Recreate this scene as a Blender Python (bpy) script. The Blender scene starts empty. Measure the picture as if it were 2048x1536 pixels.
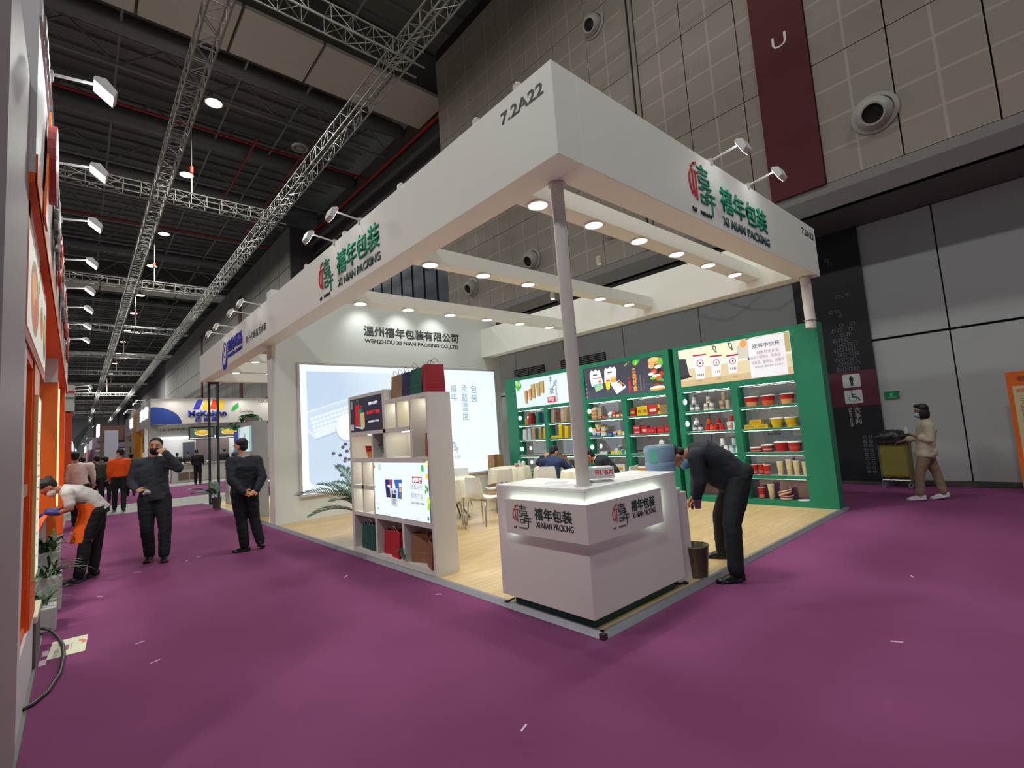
import bpy, bmesh, math, random
from mathutils import Vector, Matrix, noise
from math import sin, cos, pi, radians
random.seed(7)
SC = bpy.context.scene
COL = SC.collection
# ---------------- camera, world, exposure ----------------
cam_d = bpy.data.cameras.new('camera'); cam = bpy.data.objects.new('camera', cam_d); COL.objects.link(cam)
R_ = Vector((0.74935979, -0.65856401, -0.06894458)); U_ = Vector((-0.01132456, -0.11685119, 0.99308487)); F_ = Vector((0.66206621, 0.7433971, 0.09502153))
mw = Matrix((R_, U_, -F_)).transposed().to_4x4(); mw.translation = Vector((-2.99404842, -2.52748241, 1.6))
cam.matrix_world = mw
cam_d.sensor_width = 36; cam_d.lens = 981.033 / 2048 * 36; cam_d.clip_start = 0.02; cam_d.clip_end = 400
SC.camera = cam
W = bpy.data.worlds.new('hall_air'); SC.world = W; W.use_nodes = True
W.node_tree.nodes['Background'].inputs[0].default_value = (0.84, 0.92, 0.93, 1)
W.node_tree.nodes['Background'].inputs[1].default_value = 0.20
SC.view_settings.view_transform = 'Standard'; SC.view_settings.look = 'None'
SC.view_settings.exposure = 0.0; SC.view_settings.gamma = 1; SC.view_settings.use_curve_mapping = False

def area_light(name, loc, size, power, color=(1, 1, 1), rot=(0, 0, 0), shape='DISK', spread=pi):
    l = bpy.data.lights.new(name, 'AREA'); l.shape = shape; l.size = size; l.energy = power; l.color = color; l.spread = spread
    o = bpy.data.objects.new(name, l); o.location = loc; o.rotation_euler = rot; COL.objects.link(o); return o
def spot_light(name, loc, target, power, angle=1.6, blend=0.6, r=0.05, color=(1, 1, 1)):
    l = bpy.data.lights.new(name, 'SPOT'); l.energy = power; l.spot_size = angle; l.spot_blend = blend; l.shadow_soft_size = r; l.color = color
    o = bpy.data.objects.new(name, l); o.location = loc
    o.rotation_euler = (Vector(target) - Vector(loc)).to_track_quat('-Z', 'Y').to_euler(); COL.objects.link(o); return o
# hall high-bay lamps (positions of the lamps in view, and unseen ones outside the frame)
HALL_LAMPS = [(0.8, y, 15.0) for y in (17.9, 24.3, 32.6, 39.2, 47.5, 54.2, 62.5, 69.0, 77, 86, 97, 110)]
for x, y, z in HALL_LAMPS[:9] + [(0.8, 97, 15), (0.8, 130, 15), (0.8, 160, 15)]:
    area_light('hall_lamp_light', (x, y, z - 0.25), 0.45, 600 if y < 90 else 4500, (0.98, 1, 0.95))  # far lights added down the row, much stronger, to brighten the end wall
for y in (5.2, 10.6): area_light('booth_fill_light', (-4.5, y, 3.25), 0.4, 45, (1, 0.97, 0.9))  # unseen lights added under the header to brighten the orange booth inside
for x, y, p in ((0.8, 3, 420), (0.8, -8, 380), (-9, -4, 760), (-9, 8, 760), (-9, 24, 600), (7, -9, 160)):
    area_light('hall_lamp_light', (x, y, 15.0), 1.2, p, (0.98, 1, 0.97))

# ---------------- helpers ----------------
WORK = bpy.data.scenes.new('workbench')     # a small side scene in which modifiers and text are evaluated; removed at the end
def evaluated_mesh(o):
    WORK.collection.objects.link(o)
    with bpy.context.temp_override(scene=WORK, view_layer=WORK.view_layers[0]):
        dg = bpy.context.evaluated_depsgraph_get(); dg.update(); me = bpy.data.meshes.new_from_object(o.evaluated_get(dg))
    WORK.collection.objects.unlink(o); return me
def lin(c):
    if isinstance(c, str):
        c = [int(c[i:i + 2], 16) for i in (0, 2, 4)]
    return tuple(((v / 255) / 12.92 if v / 255 <= 0.04045 else ((v / 255 + 0.055) / 1.055) ** 2.4) for v in c) + (1,)
MATS = {}
def mat(c, rough=0.6, metal=0.0, emit=0.0, var=0.04, scale=6, bump=0.0, spec=0.4, alpha=1.0, trans=0.0):
    key = (c, rough, metal, emit, var, scale, bump, spec, alpha, trans)
    if key in MATS: return MATS[key]
    m = bpy.data.materials.new('mat_' + (c if isinstance(c, str) else '%02x%02x%02x' % c)); m.use_nodes = True
    nt = m.node_tree; b = nt.nodes['Principled BSDF']; col = lin(c)
    b.inputs['Base Color'].default_value = col; b.inputs['Roughness'].default_value = rough
    b.inputs['Metallic'].default_value = metal; b.inputs['Specular IOR Level'].default_value = spec
    if trans: b.inputs['Transmission Weight'].default_value = trans
    if alpha < 1: b.inputs['Alpha'].default_value = alpha
    if emit:
        b.inputs['Emission Color'].default_value = col; b.inputs['Emission Strength'].default_value = emit
        b.inputs['Base Color'].default_value = tuple(v * 0.5 for v in col[:3]) + (1,)
    elif var:
        tc = nt.nodes.new('ShaderNodeTexCoord'); n = nt.nodes.new('ShaderNodeTexNoise'); n.inputs['Scale'].default_value = scale
        n.inputs['Detail'].default_value = 4
        nt.links.new(tc.outputs['Object'], n.inputs['Vector'])
        mx = nt.nodes.new('ShaderNodeMix'); mx.data_type = 'RGBA'
        mx.inputs[6].default_value = tuple(max(0, v * (1 - 2 * var)) for v in col[:3]) + (1,)
        mx.inputs[7].default_value = tuple(min(1, v * (1 + 2 * var)) for v in col[:3]) + (1,)
        nt.links.new(n.outputs['Fac'], mx.inputs[0]); nt.links.new(mx.outputs[2], b.inputs['Base Color'])
        if bump:
            bp_ = nt.nodes.new('ShaderNodeBump'); bp_.inputs['Strength'].default_value = bump; bp_.inputs['Distance'].default_value = 0.01
            nt.links.new(n.outputs['Fac'], bp_.inputs['Height']); nt.links.new(bp_.outputs[0], b.inputs['Normal'])
    MATS[key] = m; return m
def emi(c, s=1.0):
    return mat(c, 0.5, 0, s)
class MB:
    def __init__(self): self.v = []; self.f = []; self.m = []
    def add(self, vs, fs, mi=0):
        o = len(self.v); self.v += [tuple(v) for v in vs]; self.f += [tuple(i + o for i in f) for f in fs]; self.m += [mi] * len(fs); return self
    def box(self, x0, x1, y0, y1, z0, z1, mi=0):
        return self.add([(x, y, z) for x in (x0, x1) for y in (y0, y1) for z in (z0, z1)],
            [(0, 1, 3, 2), (4, 6, 7, 5), (0, 4, 5, 1), (2, 3, 7, 6), (0, 2, 6, 4), (1, 5, 7, 3)], mi)
    def prism(self, poly, fr, d0, d1, mi=0):
        """poly in (u,v) of frame, thickness along the frame normal d0..d1"""
        n = len(poly); vs = [fr(u, v, d) for d in (d0, d1) for u, v in poly]
        fs = [tuple(range(n)), tuple(range(2 * n - 1, n - 1, -1))] + [(i, n + i, n + (i + 1) % n, (i + 1) % n) for i in range(n)]
        return self.add(vs, fs, mi)
    def bar(self, a, b, r, seg=6, mi=0, r2=None):
        a = Vector(a); b = Vector(b); d = (b - a).normalized(); s = d.orthogonal().normalized(); t = d.cross(s)
        vs = []
        for p, q in ((a, r), (b, r if r2 is None else r2)):
            vs += [p + (s * cos(2 * pi * i / seg) + t * sin(2 * pi * i / seg)) * q for i in range(seg)]
        fs = [(i, (i + 1) % seg, seg + (i + 1) % seg, seg + i) for i in range(seg)] + [tuple(range(seg))[::-1], tuple(range(seg, 2 * seg))]
        return self.add(vs, fs, mi)
    def tube(self, pts, r, seg=8, mi=0, caps=True):
        P = [Vector(p) for p in pts]; n = len(P); rs = r if isinstance(r, (list, tuple)) else [r] * n
        prev = None; vs = []
        for i in range(n):
            d = (P[min(i + 1, n - 1)] - P[max(i - 1, 0)]).normalized()
            s = (d.orthogonal() if prev is None else (prev - d * prev.dot(d))).normalized(); prev = s; t = d.cross(s)
            vs += [P[i] + (s * cos(2 * pi * k / seg) + t * sin(2 * pi * k / seg)) * rs[i] for k in range(seg)]
        fs = [(i * seg + k, i * seg + (k + 1) % seg, (i + 1) * seg + (k + 1) % seg, (i + 1) * seg + k) for i in range(n - 1) for k in range(seg)]
        if caps: fs += [tuple(range(seg))[::-1], tuple(range((n - 1) * seg, n * seg))]
        return self.add(vs, fs, mi)
    def lathe(self, prof, c=(0, 0, 0), seg=24, mi=0, closed=False):
        vs = []; n = len(prof)
        for r, z in prof:
            vs += [(c[0] + r * cos(2 * pi * k / seg), c[1] + r * sin(2 * pi * k / seg), c[2] + z) for k in range(seg)]
        fs = [(i * seg + k, i * seg + (k + 1) % seg, (i + 1) * seg + (k + 1) % seg, (i + 1) * seg + k) for i in range(n - 1) for k in range(seg)]
        if closed: fs += [tuple(range(seg))[::-1], tuple(range((n - 1) * seg, n * seg))]
        return self.add(vs, fs, mi)
    def ell(self, c, r, rot=None, seg=16, rings=10, mi=0):
        vs = []; c = Vector(c); rot = rot or Matrix.Identity(3)
        for i in range(rings + 1):
            th = pi * i / rings
            for k in range(seg):
                ph = 2 * pi * k / seg
                vs.append(c + rot @ Vector((r[0] * sin(th) * cos(ph), r[1] * sin(th) * sin(ph), r[2] * cos(th))))
        fs = [(i * seg + k, i * seg + (k + 1) % seg, (i + 1) * seg + (k + 1) % seg, (i + 1) * seg + k) for i in range(rings) for k in range(seg)]
        return self.add(vs, fs, mi)
    def mesh(self, name, mats, smooth=False):
        me = bpy.data.meshes.new(name); me.from_pydata(self.v, [], self.f)
        for m in (mats if isinstance(mats, (list, tuple)) else [mats]): me.materials.append(m)
        me.polygons.foreach_set('material_index', self.m)
        bm = bmesh.new(); bm.from_mesh(me); bmesh.ops.remove_doubles(bm, verts=bm.verts, dist=1e-6)
        bmesh.ops.recalc_face_normals(bm, faces=bm.faces); bm.to_mesh(me); bm.free()
        if smooth:
            me.polygons.foreach_set('use_smooth', [True] * len(me.polygons)); me.set_sharp_from_angle(angle=radians(40))
        me.update(); return me
    def obj(self, name, mats, parent=None, smooth=False, bevel=0, label=None, kind=None):
        o = bpy.data.objects.new(name, self.mesh(name, mats, smooth)); COL.objects.link(o)
        if parent is not None: o.parent = parent
        if bevel:
            md = o.modifiers.new('bevel', 'BEVEL'); md.width = bevel; md.segments = 2; md.limit_method = 'ANGLE'
        if label: o['label'] = label
        if kind: o['kind'] = kind
        return o
def tag(o, label, cat, group=None, kind=None):
    if label: o['label'] = label
    if cat: o['category'] = cat
    if group: o['group'] = group
    if kind: o['kind'] = kind
    return o
def thing(name, label, cat, loc=(0, 0, 0), rz=0, group=None, kind=None):
    o = bpy.data.objects.new(name, None); o.empty_display_size = 0.1; COL.objects.link(o)
    o.location = loc; o.rotation_euler = (0, 0, rz); return tag(o, label, cat, group, kind)
def struct(name, kind_label=None, loc=(0, 0, 0)):
    o = thing(name, kind_label, None, loc); o['kind'] = 'structure'; return o
def copy_tree(o, parent=None):
    c = o.copy(); COL.objects.link(c); c.parent = parent
    for ch in list(o.children): copy_tree(ch, c)
    return c
def box(name, x0, x1, y0, y1, z0, z1, m, parent=None, bevel=0, label=None):
    return MB().box(x0, x1, y0, y1, z0, z1).obj(name, m, parent, bevel=bevel, label=label)
# frames: fx = plane facing -X at x (u grows to the viewer's right = -Y), fy = plane facing -Y at y (u = +X)
def fx(x): return lambda u, v, d=0.0: (x - d, -u, v)
def fy(y): return lambda u, v, d=0.0: (u, y - d, v)
def fpx(x): return lambda u, v, d=0.0: (x + d, u, v)
def rect(u0, u1, v0, v1): return [(u0, v0), (u1, v0), (u1, v1), (u0, v1)]
def rrect(u0, u1, v0, v1, r, n=6):
    out = []
    for cx, cy, a in ((u1 - r, v0 + r, -90), (u1 - r, v1 - r, 0), (u0 + r, v1 - r, 90), (u0 + r, v0 + r, 180)):
        out += [(cx + r * cos(radians(a + 90 * i / n)), cy + r * sin(radians(a + 90 * i / n))) for i in range(n + 1)]
    return out
def disc(cu, cv, ru, rv=None, n=20, a0=0, a1=360):
    rv = ru if rv is None else rv
    return [(cu + ru * cos(radians(a0 + (a1 - a0) * i / n)), cv + rv * sin(radians(a0 + (a1 - a0) * i / n))) for i in range(n if abs(a1 - a0) >= 360 else n + 1)]
class Print:
    """flat print on a sign face: coloured areas, each layer a hair above the last"""
    def __init__(self, fr, d=0.0006, em=0.0): self.fr = fr; self.mb = MB(); self.mats = []; self.d = d; self.em = em; self.keys = {}
    def p(self, poly, c):
        if c not in self.keys:
            self.keys[c] = len(self.mats); self.mats.append(emi(c, self.em) if self.em else mat(c, 0.5, var=0))
        n = len(poly); self.mb.add([self.fr(u, v, self.d) for u, v in poly], [tuple(range(n))], self.keys[c]); self.d += 0.00004; return self
    def line(self, pts, w, c):
        for (a, b), (e, f) in zip(pts, pts[1:]):
            L = math.hypot(e - a, f - b) or 1; nx, ny = -(f - b) / L * w / 2, (e - a) / L * w / 2
            ex, ey = (e - a) / L * w * 0.3, (f - b) / L * w * 0.3
            self.p([(a - ex + nx, b - ey + ny), (a - ex - nx, b - ey - ny), (e + ex - nx, f + ey - ny), (e + ex + nx, f + ey + ny)], c)
        return self
    def obj(self, name, parent, label=None): return self.mb.obj(name, self.mats, parent, label=label)
def text(s, fr, u0, u1, v0, v1, m, parent, name='lettering', depth=0.0, d=0.0015, bold=0.0, vertical=False, shear=0, label=None, spacing=1.0):
    """lettering stretched to the box u0..u1, v0..v1 of a frame"""
    cu = bpy.data.curves.new('t', 'FONT'); cu.body = '\n'.join(s) if vertical else s
    cu.size = 1; cu.extrude = 0.0; cu.offset = bold; cu.resolution_u = 2; cu.align_x = 'CENTER' if vertical else 'LEFT'; cu.space_character = spacing
    if shear: cu.shear = shear
    o = bpy.data.objects.new('t', cu)
    me = evaluated_mesh(o)
    bpy.data.objects.remove(o); bpy.data.curves.remove(cu)
    if not me.vertices: return None
    xs = [v.co.x for v in me.vertices]; ys = [v.co.y for v in me.vertices]
    ax, bx, ay, by = min(xs), max(xs), min(ys), max(ys)
    bm = bmesh.new(); bm.from_mesh(me)
    if depth:
        r = bmesh.ops.extrude_face_region(bm, geom=list(bm.faces))
        for g in r['geom']:
            if isinstance(g, bmesh.types.BMVert): g.co.z = 1
    for v in bm.verts:
        u = u0 + (v.co.x - ax) / (bx - ax or 1) * (u1 - u0); w = v0 + (v.co.y - ay) / (by - ay or 1) * (v1 - v0)
        v.co = Vector(fr(u, w, d + (depth if v.co.z > 0.5 else 0)))
    if depth: bmesh.ops.recalc_face_normals(bm, faces=bm.faces)
    bm.to_mesh(me); bm.free(); me.materials.clear(); me.materials.append(m)
    ob = bpy.data.objects.new(name, me); COL.objects.link(ob)
    if parent is not None: ob.parent = parent
    if label: ob['label'] = label
    return ob
# the exhibitor's emblem, drawn in a unit box (red arc and strokes left, green strokes right)
LOGO_RED = [([(0.34, 0.99), (0.24, 0.95), (0.17, 0.88)], .06), ([(0.13, 0.80), (0.07, 0.68), (0.05, 0.55), (0.08, 0.42), (0.14, 0.30)], .045),
            ([(0.13, 0.80), (0.40, 0.80)], .04), ([(0.19, 0.76), (0.18, 0.50), (0.22, 0.27)], .045), ([(0.30, 0.76), (0.29, 0.22)], .045)]
LOGO_GRN = [([(0.56, 1.0), (0.56, 0.86)], .05), ([(0.40, 0.93), (0.78, 0.93)], .05), ([(0.44, 0.84), (0.74, 0.84)], .045),
            ([(0.42, 0.74), (0.80, 0.74), (0.80, 0.64), (0.42, 0.64), (0.42, 0.74)], .045), ([(0.52, 0.56), (0.86, 0.56), (0.72, 0.50)], .045),
            ([(0.40, 0.50), (0.56, 0.50)], .045), ([(0.66, 0.44), (1.0, 0.44)], .045),
            ([(0.44, 0.36), (0.68, 0.36), (0.68, 0.22), (0.44, 0.22), (0.44, 0.36)], .045), ([(0.62, 0.30), (0.99, 0.30)], .045), ([(0.86, 0.44), (0.86, 0.02)], .05)]
def stroke_obj(strokes, fr, u0, u1, v0, v1, depth, m, parent, name, d=0.0015):
    mb = MB()
    for pts, w in strokes:
        for (a, b), (e, f) in zip(pts, pts[1:]):
            a_, b_, e_, f_ = u0 + a * (u1 - u0), v0 + b * (v1 - v0), u0 + e * (u1 - u0), v0 + f * (v1 - v0)
            W_ = w * (v1 - v0) * .8; L = math.hypot(e_ - a_, f_ - b_) or 1; nx, ny = -(f_ - b_) / L * W_ / 2, (e_ - a_) / L * W_ / 2
            ex, ey = (e_ - a_) / L * W_ * .45, (f_ - b_) / L * W_ * .45
            mb.prism([(a_ - ex + nx, b_ - ey + ny), (a_ - ex - nx, b_ - ey - ny), (e_ + ex - nx, f_ + ey - ny), (e_ + ex + nx, f_ + ey + ny)], fr, d, d + max(depth, .0008))
    return mb.obj(name, m, parent)
GREEN = '0f9a76'; RED = 'd8404a'; DKT = '2c3236'
def emblem(fr, u0, u1, v0, v1, parent, depth, green='12946f', red='d03a44', dark=DKT):
    v1b = v0 + (v1 - v0) * 0.06
    stroke_obj(LOGO_RED, fr, u0, u1, v1b, v1, depth, mat(red, .5), parent, 'emblem_stroke')
    stroke_obj(LOGO_GRN, fr, u0, u1, v1b, v1, depth, mat(green, .5), parent, 'emblem_stroke')
    text('XI   NIAN', fr, u0 + .05 * (u1 - u0), u0 + .78 * (u1 - u0), v0, v0 + (v1 - v0) * .07, mat(dark, .5), parent, depth=depth)
PAINT = mat('eeeee6', 0.55, var=0.01)
PAINT2 = mat('d8d4ce', 0.55, var=0.012)
# ---------------- setting ----------------
def floor_mat():
    m = bpy.data.materials.new('concrete'); m.use_nodes = True; nt = m.node_tree; b = nt.nodes['Principled BSDF']
    tc = nt.nodes.new('ShaderNodeTexCoord'); n = nt.nodes.new('ShaderNodeTexNoise'); n.inputs['Scale'].default_value = 1.5; n.inputs['Detail'].default_value = 8
    cr = nt.nodes.new('ShaderNodeValToRGB'); cr.color_ramp.elements[0].color = lin('6c6c66'); cr.color_ramp.elements[1].color = lin('8c8c84')
    nt.links.new(tc.outputs['Object'], n.inputs['Vector']); nt.links.new(n.outputs['Fac'], cr.inputs[0]); nt.links.new(cr.outputs[0], b.inputs['Base Color'])
    b.inputs['Roughness'].default_value = .7; return m
def carpet_mat(a, b_):
    m = bpy.data.materials.new('carpet_purple'); m.use_nodes = True; nt = m.node_tree; b = nt.nodes['Principled BSDF']
    tc = nt.nodes.new('ShaderNodeTexCoord'); n = nt.nodes.new('ShaderNodeTexNoise'); n.inputs['Scale'].default_value = 0.55; n.inputs['Detail'].default_value = 5
    n2 = nt.nodes.new('ShaderNodeTexNoise'); n2.inputs['Scale'].default_value = 260; n2.inputs['Detail'].default_value = 2
    cr = nt.nodes.new('ShaderNodeValToRGB'); cr.color_ramp.elements[0].color = lin(a); cr.color_ramp.elements[1].color = lin(b_)
    cr.color_ramp.elements[0].position = .35; cr.color_ramp.elements[1].position = .65
    mx = nt.nodes.new('ShaderNodeMix'); mx.data_type = 'RGBA'; mx.blend_type = 'MULTIPLY'; mx.inputs[0].default_value = .35
    nt.links.new(tc.outputs['Object'], n.inputs['Vector']); nt.links.new(tc.outputs['Object'], n2.inputs['Vector'])
    nt.links.new(n.outputs['Fac'], cr.inputs[0]); nt.links.new(cr.outputs[0], mx.inputs[6]); nt.links.new(n2.outputs['Color'], mx.inputs[7])
    nt.links.new(mx.outputs[2], b.inputs['Base Color']); b.inputs['Roughness'].default_value = .95; b.inputs['Specular IOR Level'].default_value = .1
    bu = nt.nodes.new('ShaderNodeBump'); bu.inputs['Strength'].default_value = .4; bu.inputs['Distance'].default_value = .004
    nt.links.new(n2.outputs['Fac'], bu.inputs['Height']); nt.links.new(bu.outputs[0], b.inputs['Normal']); return m
def wood_mat():
    m = bpy.data.materials.new('wood_sheet'); m.use_nodes = True; nt = m.node_tree; b = nt.nodes['Principled BSDF']
    tc = nt.nodes.new('ShaderNodeTexCoord'); mp = nt.nodes.new('ShaderNodeMapping'); mp.inputs['Scale'].default_value = (1, 1, 1)
    br = nt.nodes.new('ShaderNodeTexBrick'); br.inputs['Scale'].default_value = 1; br.inputs['Brick Width'].default_value = 1.1; br.inputs['Row Height'].default_value = .1
    br.inputs['Mortar Size'].default_value = .0015; br.inputs['Color1'].default_value = lin('c9ae7e'); br.inputs['Color2'].default_value = lin('bc9c68'); br.inputs['Mortar'].default_value = lin('b08f5c')
    n = nt.nodes.new('ShaderNodeTexNoise'); mp2 = nt.nodes.new('ShaderNodeMapping'); mp2.inputs['Scale'].default_value = (2, 30, 1); n.inputs['Scale'].default_value = 1.5; n.inputs['Detail'].default_value = 6
    mx = nt.nodes.new('ShaderNodeMix'); mx.data_type = 'RGBA'; mx.blend_type = 'OVERLAY'; mx.inputs[0].default_value = .45
    nt.links.new(tc.outputs['Object'], mp.inputs[0]); nt.links.new(mp.outputs[0], br.inputs['Vector']); nt.links.new(tc.outputs['Object'], mp2.inputs[0]); nt.links.new(mp2.outputs[0], n.inputs['Vector'])
    nt.links.new(br.outputs['Color'], mx.inputs[6]); nt.links.new(n.outputs['Fac'], mx.inputs[7]); nt.links.new(mx.outputs[2], b.inputs['Base Color'])
    b.inputs['Roughness'].default_value = .32; b.inputs['Specular IOR Level'].default_value = .45; return m
def acoustic_mat():
    """beige perforated sheet with a grid of plain bands (0.61 x 0.6 m cells), object coords in metres"""
    m = bpy.data.materials.new('perforated_panel'); m.use_nodes = True; nt = m.node_tree; b = nt.nodes['Principled BSDF']
    tc = nt.nodes.new('ShaderNodeTexCoord'); sp = nt.nodes.new('ShaderNodeSeparateXYZ'); nt.links.new(tc.outputs['Object'], sp.inputs[0])
    def band(sock, per, w):
        a = nt.nodes.new('ShaderNodeMath'); a.operation = 'PINGPONG'; a.inputs[1].default_value = per / 2; nt.links.new(sock, a.inputs[0])
        c = nt.nodes.new('ShaderNodeMath'); c.operation = 'LESS_THAN'; c.inputs[1].default_value = w; nt.links.new(a.outputs[0], c.inputs[0]); return c
    by = band(sp.outputs[1], .61, .022); bz = band(sp.outputs[2], .5975, .022)
    mxm = nt.nodes.new('ShaderNodeMath'); mxm.operation = 'MAXIMUM'; nt.links.new(by.outputs[0], mxm.inputs[0]); nt.links.new(bz.outputs[0], mxm.inputs[1])
    n = nt.nodes.new('ShaderNodeTexNoise'); n.inputs['Scale'].default_value = .8; nt.links.new(tc.outputs['Object'], n.inputs['Vector'])
    cr = nt.nodes.new('ShaderNodeValToRGB'); cr.color_ramp.elements[0].color = lin('7e746a'); cr.color_ramp.elements[1].color = lin('877c72'); nt.links.new(n.outputs['Fac'], cr.inputs[0])
    mx = nt.nodes.new('ShaderNodeMix'); mx.data_type = 'RGBA'; mx.inputs[7].default_value = lin('968b80'); nt.links.new(mxm.outputs[0], mx.inputs[0]); nt.links.new(cr.outputs[0], mx.inputs[6])
    nt.links.new(mx.outputs[2], b.inputs['Base Color']); b.inputs['Roughness'].default_value = .8; return m
fl = MB().box(-40, 12, -14, 200, -.3, -.012).obj('floor', floor_mat()); fl['kind'] = 'structure'
CP = carpet_mat('7c4068', '8a4a74')
tag(MB().box(-3.22, 9.25, -9, -.002, -.012, 0).box(-3.22, -.002, -.002, 15.95, -.012, 0).box(6.5, 9.25, -.002, 15.95, -.012, 0).obj('aisle_carpet', CP), 'purple needle-felt carpet covering the near aisle around the white booth', 'carpet')
tag(MB().box(-3.5, 14, 19.7, 27.5, -.012, 0).obj('aisle_carpet', CP), 'narrow purple carpet strip crossing the aisle behind the walking man', 'carpet')
tag(MB().box(-4, 1.5, 31.2, 185, -.012, 0).obj('aisle_carpet', CP), 'far purple carpet running down the aisle past the food booths', 'carpet')

# right hall wall: lower metal panels, overhang, perforated upper panels
wr = struct('wall_right')
MB().box(9.42, 9.7, -12, 190, 0, 5.42).obj('backing', mat('1c1b1a', .9), wr)
LOW = mat('a6a8a8', .55, .0, var=.03, scale=.6)
ys = [-11.0 + 2.45 * i for i in range(0, 50)]
pm = MB().box(0, .05, .012, 2.438, .012, 2.438).mesh('panel', LOW)
off = -1.2 - 2.45 * 5
for i in range(0, 30):
    for z0 in (.08 + .0, 2.96):
        if i in (6,) : pass
        o = bpy.data.objects.new('panel', pm); COL.objects.link(o); o.parent = wr
        o.location = (9.36, off + 2.45 * i, z0); o.scale = (1, 1, 2.86 / 2.45 if z0 < 1 else 1)
box('skirting', 9.33, 9.42, -12, 60, 0, .085, mat('4a4843', .7), wr)
box('panel_field', 9.36, 9.42, off + 2.45 * 30, 190, .08, 5.4, LOW, wr)
# louvres seen through the booth
for (a, b_) in ((10.35, 11.15), (9.55, 10.3), (8.0, 8.75), (6.85, 7.95)):
    lv = MB(); lv.box(9.33, 9.36, a, b_, 3.1, 3.86, 1)
    for k in range(12): lv.box(9.30, 9.335, a + .02, b_ - .02, 3.13 + k * .06, 3.155 + k * .06)
    lv.obj('louvre', [mat('8a8e92', .5, .3), mat('2a2c30', .8)], wr)
# overhang
zt = 5.41
MB().box(7.80, 9.7, -12, 190, zt, zt + .1).obj('soffit', mat('5c5b59', .6, var=.02), wr)
MB().prism([(7.60, 5.84), (7.60, 5.66), (7.64, 5.62), (7.64, 5.84)], lambda u, v, d: (u, d, v), -12, 12.6).obj('ledge', mat('6e6a68', .6), wr)
MB().prism([(7.60, 5.66), (7.79, zt), (7.95, zt), (7.95, 5.66)], lambda u, v, d: (u, d, v), -12, 12.6).obj('duct_face', mat('8c8b8a', .5), wr)
AC = acoustic_mat()
backm = mat('1a1816', .9)
wu = struct('wall_right_upper')
MB().box(7.66, 12, -12, 12.66, 5.84, 17).obj('backing', backm, wu)
y_strip = (-.06 + .08, .96)
cols = [12.64, 11.40, 10.165, 8.93, 7.71, 6.48, 5.245, 4.02]
cols2 = [3.72, 2.515, 1.30, .99]
cols3 = [.02, -1.16, -2.36, -3.56, -4.78, -6.0, -7.2]
def acol(a, b_):
    for k in range(5):
        z0 = 5.84 + 2.39 * k; z1 = min(z0 + 2.39, 16.5)
        o = MB().box(0, .06, .012, (b_ - a) - .012, .012, z1 - z0 - .012).obj('panel', AC, wu); o.location = (7.6, a, z0)
for L_ in (cols, cols2, cols3):
    for a, b_ in zip(L_[1:], L_): acol(a, b_)
MB().box(7.57, 7.66, 3.90, 4.01, 5.84, 16.5).box(7.57, 7.66, 3.73, 3.84, 5.84, 16.5).box(7.62, 7.66, 3.84, 3.90, 5.84, 16.5, 1).obj('pilaster', [mat('7c746c', .6), backm], wu)
rb = MB().box(7.55, 7.60, .02, .985, 5.84, 16.5).obj('hanging_banner', mat('4a1018', .8, var=.06)); tag(rb, 'tall dark red banner strip hanging on the perforated wall panels', 'banner')
text('U', fx(7.55), -.62, -.35, 8.93, 9.2, mat('c8c0bc', .6), rb, label='white letter')
# second and further wall blocks, recess
w2 = struct('wall_right_far')
BL = mat('78746f', .8, var=.05, scale=.4)
MB().box(9.5, 9.7, 12.66, 31, 5.4, 17.5).obj('recess_wall', mat('5a5855', .85, var=.06, scale=.5), w2)
MB().box(7.66, 12, 31, 190, 5.0, 16.5).obj('backing', mat('4c4a4c', .9), w2)
for k in range(26):
    for q in range(4):
        z0 = 5.4 + q * 2.78
        MB().box(7.6, 7.66, 31.03 + k * 2.44, 31.03 + k * 2.44 + 2.38, z0, z0 + 2.72).obj('panel', BL, w2)
MB().box(7.66, 9.36, 12.66, 60, 5.41, 5.5).obj('soffit', mat('5c5b59', .6), w2)
for yy in (44.2, 62): MB().box(7.54, 7.6, yy, yy + .9, 6, 15).obj('red_strip', mat('4a1018', .8), w2)
hall = struct('wall_far'); MB().box(-40, 12, 190, 190.4, 0, 19).obj('panel_field', mat('9a9ca0', .9, var=.06, scale=.15), hall)
for k in range(9): box('rib', -38 + k * 5.5, -37.7 + k * 5.5, 189.8, 190, 0, 18.5, mat('6a6b6d', .8), hall)
# dark recess doorway high on the wall (navy louvred opening)
nv = thing('plant_room_louvre', 'dark navy vertical slats in the recess above the booth text wall', 'louvre', (0, 0, 0))
MB().box(7.9, 8.0, 12.8, 21.4, 5.2, 9.6).obj('backing', mat('141a22', .6), nv)
for k in range(9): box('slat', 7.82, 7.9, 12.85 + k * .95, 13.65 + k * .95, 5.2, 9.6, mat('26303e', .5), nv)
# red sprinkler main and dark ducts in the recess
pp = tag(MB().bar((9.3, 12.7, 16.2), (9.3, 60, 16.9), .09, 10).obj('sprinkler_pipe', mat('a82c22', .5), smooth=True), 'long red sprinkler pipe high in the wall recess', 'pipe')
tag(MB().bar((9.0, 12.7, 15.0), (9.0, 31, 15.4), .16, 10).bar((9.2, 12.7, 14.3), (9.2, 31, 14.7), .10, 10).bar((9.3, 12.7, 13.8), (9.3, 31, 14.2), .07, 10).obj('cable_duct', mat('55585a', .6), smooth=True), 'grey ducts running under the red pipe in the recess', 'duct')
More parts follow.
